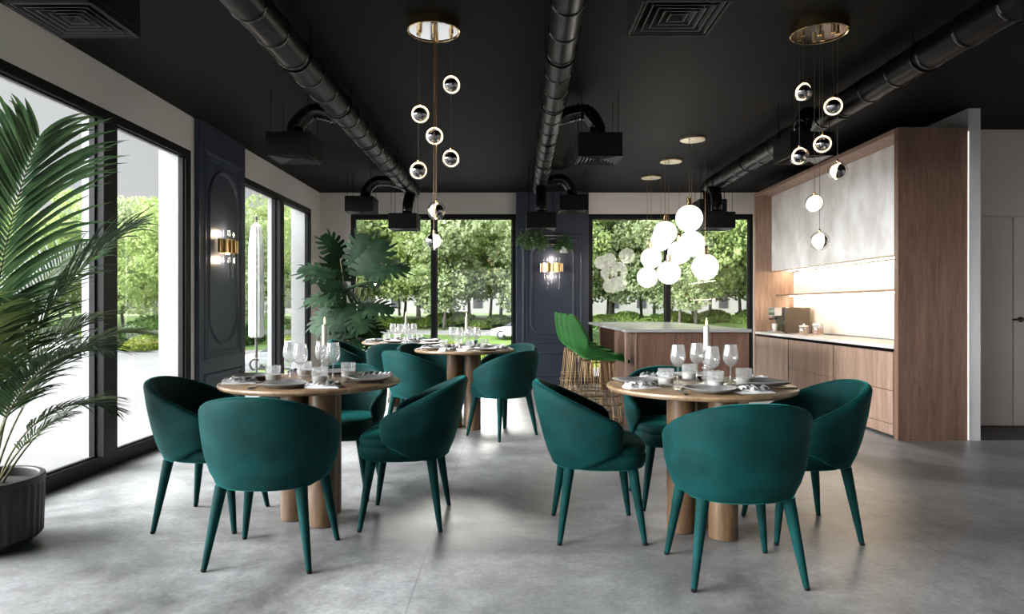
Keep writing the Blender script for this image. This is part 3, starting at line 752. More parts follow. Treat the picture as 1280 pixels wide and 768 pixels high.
# ================================================================== DINING CHAIRS
def chair_shell():
    t0 = 0.046; N = 56; K = 8
    TH = R(128)
    zs = [0.345, 0.40, 0.50, 0.62, 0.72, 0.80]
    A = [0.205, 0.243, 0.272, 0.283, 0.284, 0.272]
    B = [0.195, 0.225, 0.256, 0.285, 0.304, 0.318]
    def plan(th, z):
        a = interp(z, zs, A); b_ = interp(z, zs, B); s = math.sin(abs(th)); c = math.cos(th)
        x = math.copysign(a * (s ** 0.84), th) if s > 0 else 0.0
        y = -b_ * math.copysign(abs(c) ** 0.85, c) if c > 0 else 0.155 * (abs(c) ** 0.9)
        return Vector((x, y, z))
    rings = []
    for i in range(N + 1):
        u = i / N; th = lerp(-TH, TH, u)
        e = min(1.0, (TH - abs(th)) / R(20))
        cap = math.sqrt(max(0.0, 1 - (1 - e) ** 2))
        y = plan(th, 0.55).y
        zt = interp(y, [-0.315, -0.28, -0.22, -0.12, 0.0, 0.12], [0.792, 0.780, 0.748, 0.695, 0.632, 0.575])
        zb = interp(y, [-0.30, -0.15, -0.05, 0.04, 0.12], [0.352, 0.356, 0.385, 0.43, 0.47])
        zm = 0.535
        zt = lerp(zm, zt, max(cap, 0.03)); zb = lerp(zm - 0.01, zb, max(cap, 0.03))
        t = t0 * max(0.12, cap)
        if abs(th) > R(60): t *= 1.0
        def nrm(z):
            d = plan(th + 0.02, z) - plan(th - 0.02, z); d.z = 0; d.normalize(); return Vector((d.y, -d.x, 0))
        r = t / 2; ring = []
        lo, hi = zb + r, max(zb + r + 0.001, zt - r)
        for k in range(K + 1):
            z = lerp(lo, hi, k / K); ring.append(plan(th, z) + nrm(z) * r)
        for k in range(1, 5):
            a = PI * k / 5; ring.append(plan(th, hi) + nrm(hi) * r * math.cos(a) + Vector((0, 0, r * math.sin(a))))
        for k in range(K, -1, -1):
            z = lerp(lo, hi, k / K); ring.append(plan(th, z) - nrm(z) * r)
        for k in range(1, 5):
            a = PI * k / 5; ring.append(plan(th, lo) - nrm(lo) * r * math.cos(a) - Vector((0, 0, r * math.sin(a))))
        rings.append([tuple(p) for p in ring])
    return MB().ring_loft(rings, True)
def superell(hx, hy, z, n=40, e=3.6, cy=0.0):
    out = []
    for k in range(n):
        a = 2 * PI * k / n; c, s = math.cos(a), math.sin(a)
        out.append((hx * math.copysign(abs(c) ** (2 / e), c), cy + hy * math.copysign(abs(s) ** (2 / e), s), z))
    return out
def chair_seat():
    rs = [(0.15, 0.352), (0.215, 0.352), (0.235, 0.362), (0.244, 0.385), (0.246, 0.41), (0.243, 0.425), (0.237, 0.431), (0.243, 0.437), (0.246, 0.452), (0.240, 0.468), (0.222, 0.478), (0.16, 0.486), (0.07, 0.489)]
    m = MB(); rings = []
    for h, z in rs:
        rings.append([(x * (1 - 0.30 * max(0.0, -y / 0.24) ** 1.5), y if y > 0 else y * 0.88, zz) for x, y, zz in superell(h, h * 0.97, z, 44, 3.6, 0.0)])
    m.ring_loft(rings, True)
    return m
chair_protos = {}
def make_chair(label):
    t = thing('dining_chair', label, 'chair', (0, 0, 0))
    chair_shell().build('backrest', M['velvet'], t, smooth=True, angle=1.2)
    s = chair_seat().build('seat', M['velvet'], t, smooth=True, angle=1.2)
    for sx in (-1, 1):
        for sy in (-1, 1):
            m = MB()
            p0 = Vector((sx * 0.178, sy * 0.155, 0.36)); p1 = Vector((sx * 0.232, sy * 0.207, 0.0))
            m.tube([p0, p0.lerp(p1, 0.15), p0.lerp(p1, 0.6), p0.lerp(p1, 0.965)], [0.027, 0.025, 0.0185, 0.0125], 14)
            lg = m.build('leg', M['velvet'], t, smooth=True, angle=1.2)
            m = MB(); m.lathe([(0.010, 0), (0.012, 0.003), (0.0125, 0.012)], 12, (p1.x, p1.y, 0)); m.build('foot_glide', M['frame'], lg, smooth=True)
    return t
proto = [None]
def chair(x, y, face, label, group):
    """face: heading of the seat front; 0 = +y"""
    if proto[0] is None:
        proto[0] = make_chair(label); c = proto[0]; c.location = (x, y, 0); c.rotation_euler = (0, 0, face)
    else:
        c = copy_tree(proto[0], None, (x, y, 0), face)
    c['label'] = label; c['group'] = group
    return c

T = {1: (-1.09, 3.655), 2: (0.965, 3.455), 3: (-0.455, 6.42), 4: (-1.26, 7.80)}
TN = {1: 'the table beside the palm', 2: 'the table before the kitchen', 3: 'the table before the navy column', 4: 'the table beside the monstera'}
G = 'teal velvet chairs around the round tables'
chair(-1.10, 3.115, R(-2), 'teal velvet armchair with its back to the viewer, at the table beside the palm', G)
chair(-1.615, 3.64, R(-90), 'teal velvet armchair between the big side window and the table beside the palm', G)
chair(-0.573, 3.665, R(90), 'teal velvet armchair seen from its side, on the aisle side of the palm-side table', G)
chair(-1.09, 4.19, R(180), 'teal velvet armchair facing the viewer behind the table beside the palm', G)
chair(0.958, 2.925, R(2), 'teal velvet armchair with its back to the viewer, at the table before the kitchen', G)
chair(0.436, 3.475, R(-90), 'teal velvet armchair in side view on the aisle side of the kitchen-side table', G)
chair(1.483, 3.475, R(90), 'teal velvet armchair between the kitchen-side table and the base cabinets', G)
chair(0.975, 4.00, R(180), 'teal velvet armchair facing the viewer behind the table before the kitchen', G)
chair(-0.09, 6.03, R(45), 'teal velvet armchair turned slightly away, with the green stools behind it', G)
chair(-0.83, 6.04, R(-45), 'teal velvet armchair with brightly lit back beside the small round navy-column table', G)
chair(-0.08, 6.80, R(135), 'teal velvet armchair just in front of the navy column, mostly hidden', G)
chair(-0.84, 6.80, R(-135), 'teal velvet armchair wedged between the two distant tables', G)
chair(-1.26, 7.27, R(0), 'teal velvet armchair turned to the table beside the monstera, back lit by the window', G)
chair(-1.79, 7.80, R(-90), 'teal velvet armchair standing right under the monstera leaves', G)
chair(-0.73, 7.80, R(90), 'teal velvet armchair at the monstera-side table, beside the window mullion', G)
chair(-1.26, 8.33, R(180), 'teal velvet armchair against the garden window behind the monstera-side table', G)

# ================================================================== TABLES
tproto = None
for k in (1, 2, 3, 4):
    lab = {1: 'round walnut table beside the palm, laid for four', 2: 'round walnut table before the kitchen, with four wine glasses',
           3: 'round walnut table standing before the navy column', 4: 'round walnut table by the monstera and garden window'}[k]
    if tproto is None:
        tproto = t = thing('round_table', lab, 'table', (*T[k], 0), 0, 'round walnut dining tables')
        m = MB(); m.lathe([(0.05, 0.722), (0.448, 0.722), (0.466, 0.727), (0.474, 0.738), (0.472, 0.748), (0.465, 0.752), (0.05, 0.752)], 96)
        m.build('tabletop', M['oak'], t, smooth=True, angle=0.6)
        for (cx, cy) in ((0.09, -0.10), (-0.095, 0.005), (0.06, 0.11)):
            m = MB(); m.lathe([(0.066, 0.0), (0.072, 0.004), (0.072, 0.722)], 32, (cx, cy, 0)); m.build('column', M['oakcol'], t, smooth=True, angle=0.6)
    else:
        t = copy_tree(tproto, None, (*T[k], 0), 0, lab)
TT = 0.752

# ================================================================== TABLEWARE
def make_wine():
    t = thing('wine_glass', 'x', 'wine glass')
    prof = [(0.036, 0.0), (0.036, 0.002), (0.012, 0.006), (0.0042, 0.014), (0.0036, 0.05), (0.0042, 0.088), (0.014, 0.096), (0.029, 0.108), (0.0375, 0.128), (0.039, 0.145), (0.036, 0.17), (0.0305, 0.205),
            (0.0295, 0.205), (0.035, 0.17), (0.038, 0.145), (0.0365, 0.129), (0.028, 0.110), (0.013, 0.099), (0.002, 0.098)]
    m = MB(); m.lathe(prof[:7], 28, caps=False); m.build('stem', M['drink'], t, smooth=True, angle=1.2)
    m = MB(); m.lathe(prof[6:], 28, caps=False); m.build('bowl', M['drink'], t, smooth=True, angle=1.2)
    return t
def make_tumbler():
    t = thing('tumbler', 'x', 'tumbler')
    n = 56; rings = []
    for (r, z) in [(0.034, 0.0), (0.037, 0.004), (0.038, 0.03), (0.0395, 0.088)]:
        rings.append([((r * (1 + 0.022 * math.cos(k * PI))) * math.cos(2 * PI * k / n), (r * (1 + 0.022 * math.cos(k * PI))) * math.sin(2 * PI * k / n), z) for k in range(n)])
    for (r, z) in [(0.0375, 0.088), (0.0355, 0.012), (0.005, 0.011)]:
        rings.append([(r * math.cos(2 * PI * k / n), r * math.sin(2 * PI * k / n), z) for k in range(n)])
    MB().ring_loft(rings, True).build('cup', M['tumbler'], t, smooth=True, angle=0.2)
    MB().lathe([(0.034, 0.012), (0.0352, 0.016), (0.0358, 0.040), (0.030, 0.0405)], 28).build('wax_fill', M['milk'], t, smooth=True, angle=0.6)
    return t
def make_plate():
    t = thing('plate', 'x', 'plate')
    n = 48
    def ring(r, z, wob): return [(r * (1 + wob * math.sin(3 * a + 1) + wob * 0.7 * math.sin(5 * a)) * math.cos(a), r * (1 + wob * math.sin(3 * a + 1) + wob * 0.7 * math.sin(5 * a)) * math.sin(a), z + (0.003 * math.sin(2 * a) if r > 0.1 else 0)) for a in [2 * PI * k / n for k in range(n)]]
    m = MB(); m.ring_loft([ring(0.06, 0.0, 0.01), ring(0.07, 0.003, 0.012), ring(0.105, 0.012, 0.02), ring(0.118, 0.022, 0.025), ring(0.116, 0.025, 0.025), ring(0.10, 0.018, 0.02), ring(0.07, 0.010, 0.012), ring(0.02, 0.009, 0.0)], True)
    m.build('dish', M['plate'], t, smooth=True, angle=1.3)
    return t
def make_napkin():
    t = thing('napkin', 'x', 'napkin')
    def fold(z, th, w, d, seed, name, mat, ox=0.0):
        r_ = random.Random(seed); nx, ny = 12, 8
        top = []; bot = []
        for j in range(ny + 1):
            for i in range(nx + 1):
                u, v = i / nx, j / ny
                x = (u - 0.5) * w + ox + 0.006 * math.sin(v * 7 + seed); y = (v - 0.5) * d + 0.005 * math.sin(u * 6 + seed * 2)
                h = th + 0.006 * math.sin(u * 9 + seed) * math.cos(v * 6 + seed) + 0.004 * math.sin(u * 17)
                edge = min(u, 1 - u, v, 1 - v); h *= min(1, 0.45 + edge * 7)
                top.append((x, y, z + max(h, 0.002))); bot.append((x, y, z + 0.0005))
        W = nx + 1; N = len(top); fs = []
        for j in range(ny):
            for i in range(nx):
                a = j * W + i; fs.append((a, a + 1, a + W + 1, a + W)); fs.append((N + a, N + a + W, N + a + W + 1, N + a + 1))
        for i in range(nx):
            fs.append((i, N + i, N + i + 1, i + 1)); a = ny * W + i; fs.append((a, a + 1, N + a + 1, N + a))
        for j in range(ny):
            a = j * W; fs.append((a, a + W, N + a + W, N + a)); a = j * W + nx; fs.append((a, N + a, N + a + W, a + W))
        MB().add(top + bot, fs).build(name, mat, t, smooth=True, angle=0.9)
    fold(0.0, 0.014, 0.17, 0.09, 1, 'lower_fold', M['linen'])
    fold(0.013, 0.012, 0.075, 0.082, 4, 'grey_fold', M['greylinen'], 0.045)
    fold(0.0135, 0.010, 0.07, 0.08, 6, 'upper_fold', M['linen'], -0.04)
    return t
def make_fork():
    t = thing('fork', 'x', 'fork')
    m = MB(); m.tube([(0, -0.10, 0.003), (0, -0.02, 0.004), (0, 0.04, 0.006)], [0.005, 0.0035, 0.0028], 8); m.build('handle', M['steel'], t, smooth=True)
    m = MB(); m.box(-0.011, 0.011, 0.038, 0.058, 0.005, 0.0075)
    for k in range(4): m.box(-0.011 + k * 0.0063, -0.011 + k * 0.0063 + 0.003, 0.058, 0.098, 0.005, 0.0072)
    m.build('tines', M['steel'], t)
    return t
def make_knife():
    t = thing('knife', 'x', 'knife')
    MB().tube([(0, -0.10, 0.004), (0, -0.05, 0.0045), (0, 0.01, 0.004)], [0.006, 0.0055, 0.004], 8).build('handle', M['steel'], t, smooth=True)
    m = MB(); pr = [(-0.004, 0.01), (0.006, 0.012), (0.010, 0.07), (0.002, 0.108), (-0.004, 0.10)]
    m.ring_loft([[(x, y, 0.0025) for x, y in pr], [(x, y, 0.0042) for x, y in pr]], True); m.build('blade', M['steel'], t)
    return t
def make_candle():
    t = thing('candlestick', 'x', 'candlestick')
    n = 10; rings = []
    prof = []
    for k in range(29):
        z = 0.012 + 0.165 * k / 28; r = 0.021 + 0.0045 * math.sin(k * PI / 2 * 0.9) - 0.007 * k / 28
        prof.append((r, z))
    prof = [(0.036, 0.0), (0.038, 0.004), (0.034, 0.010)] + prof + [(0.019, 0.182), (0.020, 0.190), (0.014, 0.190)]
    for i, (r, z) in enumerate(prof):
        tw = i * 0.28
        rings.append([(r * (1 + 0.10 * (k % 2)) * math.cos(2 * PI * k / n + tw), r * (1 + 0.10 * (k % 2)) * math.sin(2 * PI * k / n + tw), z) for k in range(n)])
    MB().ring_loft(rings, True).build('twisted_holder', M['crystal'], t, smooth=True, angle=0.3)
    c = MB().lathe([(0.0135, 0.186), (0.0135, 0.296), (0.011, 0.302), (0.004, 0.300)], 20).build('candle', M['wax'], t, smooth=True, angle=0.7)
    MB().tube([(0, 0, 0.298), (0.001, 0, 0.310)], 0.001, 6).build('wick', M['cord'], c)
    MB().lathe([(0.0012, 0.305), (0.0048, 0.313), (0.0052, 0.320), (0.003, 0.333), (0.0006, 0.344)], 12).build('flame', M['flame'], c, smooth=True)
    return t
PR = {'wine': make_wine, 'tumbler': make_tumbler, 'plate': make_plate, 'napkin': make_napkin, 'fork': make_fork, 'knife': make_knife, 'candle': make_candle}
PO = {}
def put(kind, x, y, rz, label, group, z=TT):
    if kind not in PO:
        PO[kind] = o = PR[kind](); o.location = (x, y, z); o.rotation_euler = (0, 0, rz)
    else:
        o = copy_tree(PO[kind], None, (x, y, z), rz)
    o['label'] = label; o['group'] = group
    return o
SIDES = {0: 'viewer-side place', 1: 'kitchen-side place', 2: 'garden-side place', 3: 'street-side place'}
JIT = {1: 0.0, 2: 0.0, 3: R(45), 4: 0.0}
GROT = {1: R(28), 2: R(3), 3: R(20), 4: R(30)}
for k in (1, 2, 3, 4):
    cx, cy = T[k]
    for s in range(4):
        a = -PI / 2 + s * PI / 2 + JIT[k]          # direction of the place from the table centre
        d = Vector((math.cos(a), math.sin(a))); q = Vector((-d.y, d.x))
        where = SIDES[s] + ' of ' + TN[k]
        rz = a + PI / 2
        rj = random.Random(k * 10 + s)
        p = Vector((cx, cy)) + d * 0.325 + q * (-0.045)
        put('plate', p.x, p.y, rj.uniform(0, 6), 'grey stoneware plate at the ' + where, 'grey plates')
        p2 = Vector((cx, cy)) + d * (0.33) + q * 0.155
        put('napkin', p2.x, p2.y, rz + R(90) + rj.uniform(-0.3, 0.3) if s % 2 else rz + rj.uniform(-0.3, 0.3), 'folded white and grey napkin at the ' + where, 'folded napkins')
        p3 = Vector((cx, cy)) + d * 0.325 + q * (-0.182)
        put('fork', p3.x, p3.y, a + PI / 2, 'steel fork at the ' + where, 'forks')
        p4 = Vector((cx, cy)) + d * 0.20 + q * (-0.05)
        put('knife', p4.x, p4.y, a + R(10), 'steel knife at the ' + where, 'knives')
        ga = a + GROT[k] - JIT[k]
        g = Vector((cx, cy)) + Vector((math.cos(ga), math.sin(ga))) * 0.20
        if k == 2: g = g + Vector((0.01, -0.06 if s in (1, 3) else 0.0))
        put('tumbler', g.x, g.y, 0, 'ribbed tumbler towards the ' + where, 'ribbed tumblers')
        ga2 = ga - R(38)
        rad = 0.125
        if k == 2: ga2 = a; rad = 0.135
        g2 = Vector((cx, cy)) + Vector((math.cos(ga2), math.sin(ga2))) * rad
        if k == 2: g2 += Vector((0.02, -0.01))
        put('wine', g2.x, g2.y, 0, 'clear wine glass towards the ' + where, 'wine glasses')
    off = {1: (0.07, 0.0), 2: (0.0, -0.12), 3: (0.02, 0.0), 4: (0.03, 0)}[k]
    put('candle', cx + off[0], cy + off[1], 0, 'ivory candle in a twisted holder on ' + TN[k], 'candles on the tables')

# ================================================================== BAR STOOLS
def make_stool():
    t = thing('bar_stool', 'x', 'bar stool', (0, 0, 0))
    # local +y is the front
    prof = [(0.300, 0.585), (0.285, 0.615), (0.22, 0.632), (0.08, 0.628), (-0.06, 0.632), (-0.15, 0.655), (-0.205, 0.71), (-0.240, 0.80), (-0.262, 0.92), (-0.270, 1.02), (-0.266, 1.085)]
    W = [0.13, 0.175, 0.205, 0.222, 0.226, 0.228, 0.226, 0.222, 0.205, 0.165, 0.095]
    LZ = [0.0, 0.0, 0.012, 0.06, 0.12, 0.13, 0.10, 0.04, 0.0, -0.01, -0.03]
    LY = [0.0, 0.0, 0.0, 0.0, 0.01, 0.05, 0.11, 0.155, 0.13, 0.085, 0.03]
    V = []; nu = 14
    # refine profile
    S = np.linspace(0, len(prof) - 1, 30); P = []
    ix = np.arange(len(prof))
    for s in S:
        P.append((interp(s, ix, [p[0] for p in prof]), interp(s, ix, [p[1] for p in prof]), interp(s, ix, W), interp(s, ix, LZ), interp(s, ix, LY)))
    for (y, z, w, lz, ly) in P:
        for i in range(nu + 1):
            u = -1 + 2 * i / nu; e = abs(u) ** 2.2
            V.append((u * w, y + ly * e, z + lz * e))
    F = []
    for j in range(len(P) - 1):
        for i in range(nu):
            a = j * (nu + 1) + i; F.append((a, a + nu + 1, a + nu + 2, a + 1))
    o = MB().add(V, F).build('seat_shell', M['green'], t, smooth=True, angle=2.0)
    sm = o.modifiers.new('smooth', 'SMOOTH'); sm.iterations = 3; sm.factor = 0.5
    s = o.modifiers.new('solid', 'SOLIDIFY'); s.thickness = 0.045; s.offset = 0
    bv = o.modifiers.new('sub', 'SUBSURF'); bv.levels = 1; bv.render_levels = 1
    # padded seat cushion
    m = MB(); m.ring_loft([[(x, y + 0.09, z + 0.003 * math.sin(x * 9)) for x, y, z in superell(hx, hx * 0.93, z, 36, 3)] for hx, z in [(0.12, 0.640), (0.185, 0.645), (0.192, 0.658), (0.18, 0.672), (0.12, 0.682), (0.03, 0.684)]], True)
    m.build('seat_cushion', M['green'], t, smooth=True, angle=1.5)
    # wire cage
    def ring(r, z): return [(x, y + 0.01, z) for x, y, z in superell(r, r, z, 40, 3.2)]
    for nm, r, z, rad in (('base_ring', 0.235, 0.006, 0.006), ('lower_ring', 0.227, 0.185, 0.005), ('middle_ring', 0.218, 0.27, 0.005), ('top_ring', 0.165, 0.600, 0.006)):
        MB().tube(ring(r, z), rad, 6, closed=True).build(nm, M['goldwire'], t, smooth=True)
    A = superell(0.165, 0.165, 0.6, 16, 3.2); Bq = superell(0.235, 0.235, 0.006, 16, 3.2)
    for k in range(16):
        MB().tube([(A[k][0], A[k][1] + 0.01, 0.60), (Bq[k][0], Bq[k][1] + 0.01, 0.006)], 0.0042, 6).build('wire_leg', M['goldwire'], t, smooth=True)
    return t
st = None
for i, (y, lab) in enumerate(((6.80, 'emerald bar stool standing at the near end of the island'), (7.53, 'emerald bar stool second along the island'),
                              (8.27, 'emerald bar stool third along the island'), (9.0, 'emerald bar stool at the garden window end of the island'))):
    if st is None:
        st = make_stool(); o = st; o.location = (0.86, y, 0); o.rotation_euler = (0, 0, -PI / 2)
    else: o = copy_tree(st, None, (0.86, y, 0), -PI / 2)
    o['label'] = lab; o['group'] = 'green bar stools at the island'

# ================================================================== PALM
def frond(mb_leaf, mb_stem, base, heading, length, rise, droop, nleaf=30, ll=0.42, start=0.25, spread=1.0, w=0.020, twist=0.0, seed=0, stem_r=0.006):
    """arching pinnate frond. heading: azimuth; rise: initial elevation; droop: total bend"""
    r_ = random.Random(seed)
    n = 26; pts = [Vector(base)]; dirs = []
    el = rise; az = heading
    for i in range(n):
        u = i / n
        e = el - droop * (u ** 1.7)
        d = Vector((math.cos(az) * math.cos(e), math.sin(az) * math.cos(e), math.sin(e))); dirs.append(d)
        pts.append(pts[-1] + d * length / n)
    dirs.append(dirs[-1])
    mb_stem.tube(pts, [lerp(stem_r, 0.0018, i / n) for i in range(n + 1)], 6)
    for k in range(nleaf):
        u = start + (1 - start) * (k + 0.5) / nleaf
        s = u * n; i = int(s); f = s - i
        p = pts[i].lerp(pts[i + 1], f); d = dirs[i]
        side = d.cross(Vector((0, 0, 1)))
        if side.length < 0.05: side = Vector((-math.sin(az), math.cos(az), 0))
        side.normalize(); nn = side.cross(d).normalized()
        if twist:
            q = Matrix.Rotation(twist, 3, d); side = q @ side; nn = q @ nn
        L = ll * (math.sin(PI * (0.18 + 0.74 * (u - start) / (1 - start))) ** 0.75) * r_.uniform(0.85, 1.1)
        fwd = lerp(0.75, 1.6, (u - start) / (1 - start))
        for sg in (-1, 1):
            v = (side * sg * spread + d * fwd + nn * r_.uniform(-0.05, 0.28)).normalized()
            dr = r_.uniform(0.35, 0.9)
            m_ = 6; prev = p; path = [p]
            for j in range(m_):
                vv = (v + Vector((0, 0, -1)) * dr * (j / m_) ** 1.5 * 1.1).normalized()
                prev = prev + vv * L / m_; path.append(prev)
            wd = d.cross(v); wd = v.cross(wd).normalized() if wd.length > 0.01 else side
            wid = [0.25, 0.85, 1.0, 0.9, 0.7, 0.4, 0.03]
            V = []
            for j, c in enumerate(path):
                ww = w * wid[j] * 0.5
                V += [tuple(c + wd * ww + nn * ww * 0.35), tuple(c), tuple(c - wd * ww + nn * ww * 0.35)]
            F = []
            for j in range(m_):
                a = j * 3; F += [(a, a + 3, a + 4, a + 1), (a + 1, a + 4, a + 5, a + 2)]
            mb_leaf.add(V, F)

px_, py_ = -2.545, 3.22
t = thing('potted_palm', 'tall kentia palm in a ribbed black pot by the big side window', 'potted palm', (px_, py_, 0))
# ribbed pot
n = 144; rings = []
def potring(r, z, rib): return [((r + (rib if k % 4 in (0, 1) else 0)) * math.cos(2 * PI * k / n), (r + (rib if k % 4 in (0, 1) else 0)) * math.sin(2 * PI * k / n), z) for k in range(n)]
for (r, z, rib) in [(0.20, 0, 0), (0.205, 0.028, 0), (0.235, 0.035, 0.0), (0.243, 0.05, 0.006), (0.25, 0.285, 0.006), (0.251, 0.30, 0.0), (0.257, 0.303, 0), (0.257, 0.328, 0), (0.252, 0.332, 0), (0.232, 0.332, 0), (0.228, 0.325, 0), (0.225, 0.25, 0)]:
    rings.append(potring(r, z, rib))
MB().ring_loft(rings, True).build('pot', M['pot'], t, smooth=True, angle=0.4)
MB().lathe([(0.224, 0.27), (0.224, 0.285), (0.1, 0.296), (0.01, 0.298)], 30).build('soil', M['soil'], t, smooth=True)
FR = [  # base offset, heading deg, length, rise deg, droop deg, nleaf, leaflet length, start, twist, width
    ((0.00, 0.00, 0.29), -25, 1.72, 86, 34, 40, 0.62, 0.42, 0.1, 0.030),
    ((0.04, 0.02, 0.29), 30, 1.45, 82, 48, 40, 0.50, 0.42, 0.0, 0.024),
    ((0.05, -0.03, 0.29), -8, 1.02, 77, 90, 42, 0.33, 0.34, 0.0, 0.016),
    ((0.02, 0.05, 0.29), 45, 1.05, 76, 80, 42, 0.34, 0.34, 0.0, 0.016),
    ((-0.03, 0.03, 0.29), 85, 1.50, 80, 60, 38, 0.46, 0.40, 0.0, 0.020),
    ((-0.05, 0.00, 0.29), 150, 1.50, 74, 75, 36, 0.45, 0.40, 0.0, 0.022),
    ((-0.02, -0.05, 0.29), -120, 1.45, 78, 62, 36, 0.45, 0.40, 0.0, 0.022),
    ((0.03, -0.05, 0.29), -60, 1.25, 78, 80, 38, 0.40, 0.38, 0.0, 0.018),
    ((0.06, 0.02, 0.29), 12, 0.72, 70, 105, 34, 0.24, 0.40, 0.0, 0.013),
    ((0.07, 0.04, 0.29), 40, 0.66, 62, 70, 26, 0.20, 0.40, 0.0, 0.010),
    ((0.08, -0.01, 0.29), 4, 0.50, 62, 50, 24, 0.17, 0.40, 0.0, 0.009),
    ((-0.04, 0.06, 0.29), 110, 1.15, 72, 85, 34, 0.36, 0.40, 0.0, 0.017),
    ((0.00, -0.07, 0.29), -85, 0.95, 72, 80, 34, 0.32, 0.40, 0.0, 0.017),
    ((0.03, 0.00, 0.29), 60, 0.98, 80, 60, 38, 0.36, 0.34, 0.0, 0.015),
    ((-0.02, 0.02, 0.29), -40, 1.02, 82, 50, 38, 0.38, 0.34, 0.0, 0.016),
    ((0.01, 0.03, 0.29), 170, 1.05, 80, 60, 34, 0.36, 0.34, 0.0, 0.016),
]
for i, (bo, hd_, ln, ri, dr, nl, ll, stt, tw, wd) in enumerate(FR):
    ml, ms = MB(), MB()
    frond(ml, ms, bo, R(hd_), ln, R(ri), R(dr), nl, ll, stt, 1.0, wd, tw, seed=i + 3)
    f = ms.build('frond_stem', M['palmstem'], t, smooth=True, angle=1.5)
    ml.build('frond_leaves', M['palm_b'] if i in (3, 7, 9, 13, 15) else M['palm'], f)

# ================================================================== MONSTERA
def monstera_leaf(mb, base, direction, normal, size):
    """split heart leaf: fingers off a midrib"""
    d = Vector(direction).normalized(); nn = Vector(normal); nn = (nn - d * nn.dot(d)).normalized(); s = d.cross(nn).normalized()
    b = Vector(base)
    def pt(u, v):   # u along, v across, with droop
        return b + d * (u * size) + s * (v * size) - nn * (0.32 * size * (u ** 2) + 0.22 * size * v * v) + nn * 0.03 * size
    outline = lambda u: 0.54 * (max(0.0, 1 - ((u - 0.36) / 0.66) ** 2)) ** 0.6
    nf = 7
    for sg in (-1, 1):
        inner = 0.22
        # continuous web next to the midrib
        us = np.linspace(-0.12, 0.98, 12)
        V = []; F = []
        for u in us:
            w0 = min(inner + 0.03 * math.sin(u * 5), outline(max(u, -0.1)) * 0.8 + 0.01)
            V += [tuple(pt(max(u, 0.0), 0)), tuple(pt(u, sg * w0))]
        for j in range(len(us) - 1): F.append((2 * j, 2 * j + 2, 2 * j + 3, 2 * j + 1) if sg > 0 else (2 * j, 2 * j + 1, 2 * j + 3, 2 * j + 2))
        mb.add(V, F)
        for k in range(nf):
            u0 = -0.12 + 1.06 * k / nf; u1 = u0 + 1.06 / nf * 0.91
            um = (u0 + u1) / 2; w = outline(um + 0.02)
            sweep = lerp(-0.10, 0.26, k / nf)
            V = []; F = []; m_ = 5
            for j in range(m_ + 1):
                f = j / m_; vv = lerp(inner * 0.8, w, f) if w > inner else inner * 0.8 + f * 0.02
                half = (u1 - u0) / 2 * (1.06 - 0.2 * f if f < 0.8 else lerp(0.9, 0.55, (f - 0.8) / 0.2))
                uc = um + sweep * f ** 1.3
                V += [tuple(pt(uc - half, sg * vv)), tuple(pt(uc + half, sg * vv))]
            for j in range(m_):
                a = 2 * j; F.append((a, a + 1, a + 3, a + 2) if sg > 0 else (a, a + 2, a + 3, a + 1))
            mb.add(V, F)
mx, my = -2.22, 9.25
t = thing('potted_monstera', 'big monstera with split dark leaves in the corner by the garden window', 'potted plant', (mx, my, 0))
MB().lathe([(0.16, 0), (0.17, 0.01), (0.21, 0.38), (0.215, 0.42), (0.195, 0.42), (0.19, 0.38)], 40).build('pot', M['pot'], t, smooth=True, angle=0.6)
MB().lathe([(0.189, 0.36), (0.189, 0.37), (0.02, 0.385)], 30).build('soil', M['soil'], t, smooth=True)
# leaves: photo px, py, depth, size, direction of the tip (x right, z up in the view, y towards viewer negative)
ML = [(455, 345, 9.2, 0.50, (0.45, -0.3, 0.85), (0.1, -0.9, 0.5)), (425, 322, 9.3, 0.34, (-0.3, -0.2, 0.6), (-0.1, -0.7, 0.9)),
      (468, 342, 9.0, 0.42, (0.95, -0.1, 0.35), (0.1, -0.6, 0.9)), (418, 348, 9.1, 0.44, (-0.9, -0.2, 0.45), (-0.2, -0.6, 0.9)),
      (430, 352, 9.4, 0.38, (-0.2, -0.5, 0.75), (0, -0.7, 0.7)), (425, 374, 9.0, 0.42, (-0.95, -0.2, 0.15), (-0.2, -0.5, 0.9)),
      (418, 385, 9.2, 0.40, (-0.6, -0.4, -0.5), (-0.3, -0.7, 0.6)), (436, 380, 8.95, 0.38, (-0.2, -0.6, -0.6), (0, -0.8, 0.6)),
      (452, 385, 9.0, 0.40, (0.9, -0.3, 0.1), (0.2, -0.6, 0.8)), (446, 360, 9.0, 0.36, (0.3, -0.7, 0.3), (0.1, -0.6, 0.8)),
      (440, 405, 9.0, 0.34, (-0.8, -0.4, -0.1), (-0.2, -0.6, 0.8)), (452, 402, 9.05, 0.34, (0.6, -0.5, -0.3), (0.2, -0.7, 0.7)),
      (438, 395, 8.95, 0.32, (0.1, -0.7, -0.5), (0, -0.8, 0.6)), (432, 415, 9.1, 0.32, (-0.7, -0.3, -0.5), (-0.3, -0.7, 0.6)),
      (448, 335, 9.25, 0.42, (0.1, -0.3, 0.8), (0, -0.8, 0.6)), (440, 365, 9.1, 0.42, (-0.4, -0.6, 0.2), (-0.1, -0.8, 0.6)),
      (428, 398, 9.0, 0.36, (-0.9, -0.3, -0.3), (-0.2, -0.6, 0.8)), (446, 390, 8.9, 0.34, (0.3, -0.6, -0.4), (0.1, -0.8, 0.6)),
      (445, 425, 9.0, 0.32, (0.1, -0.7, -0.3), (0, -0.8, 0.6)), (455, 415, 9.1, 0.30, (0.7, -0.3, -0.6), (0.3, -0.7, 0.6))]
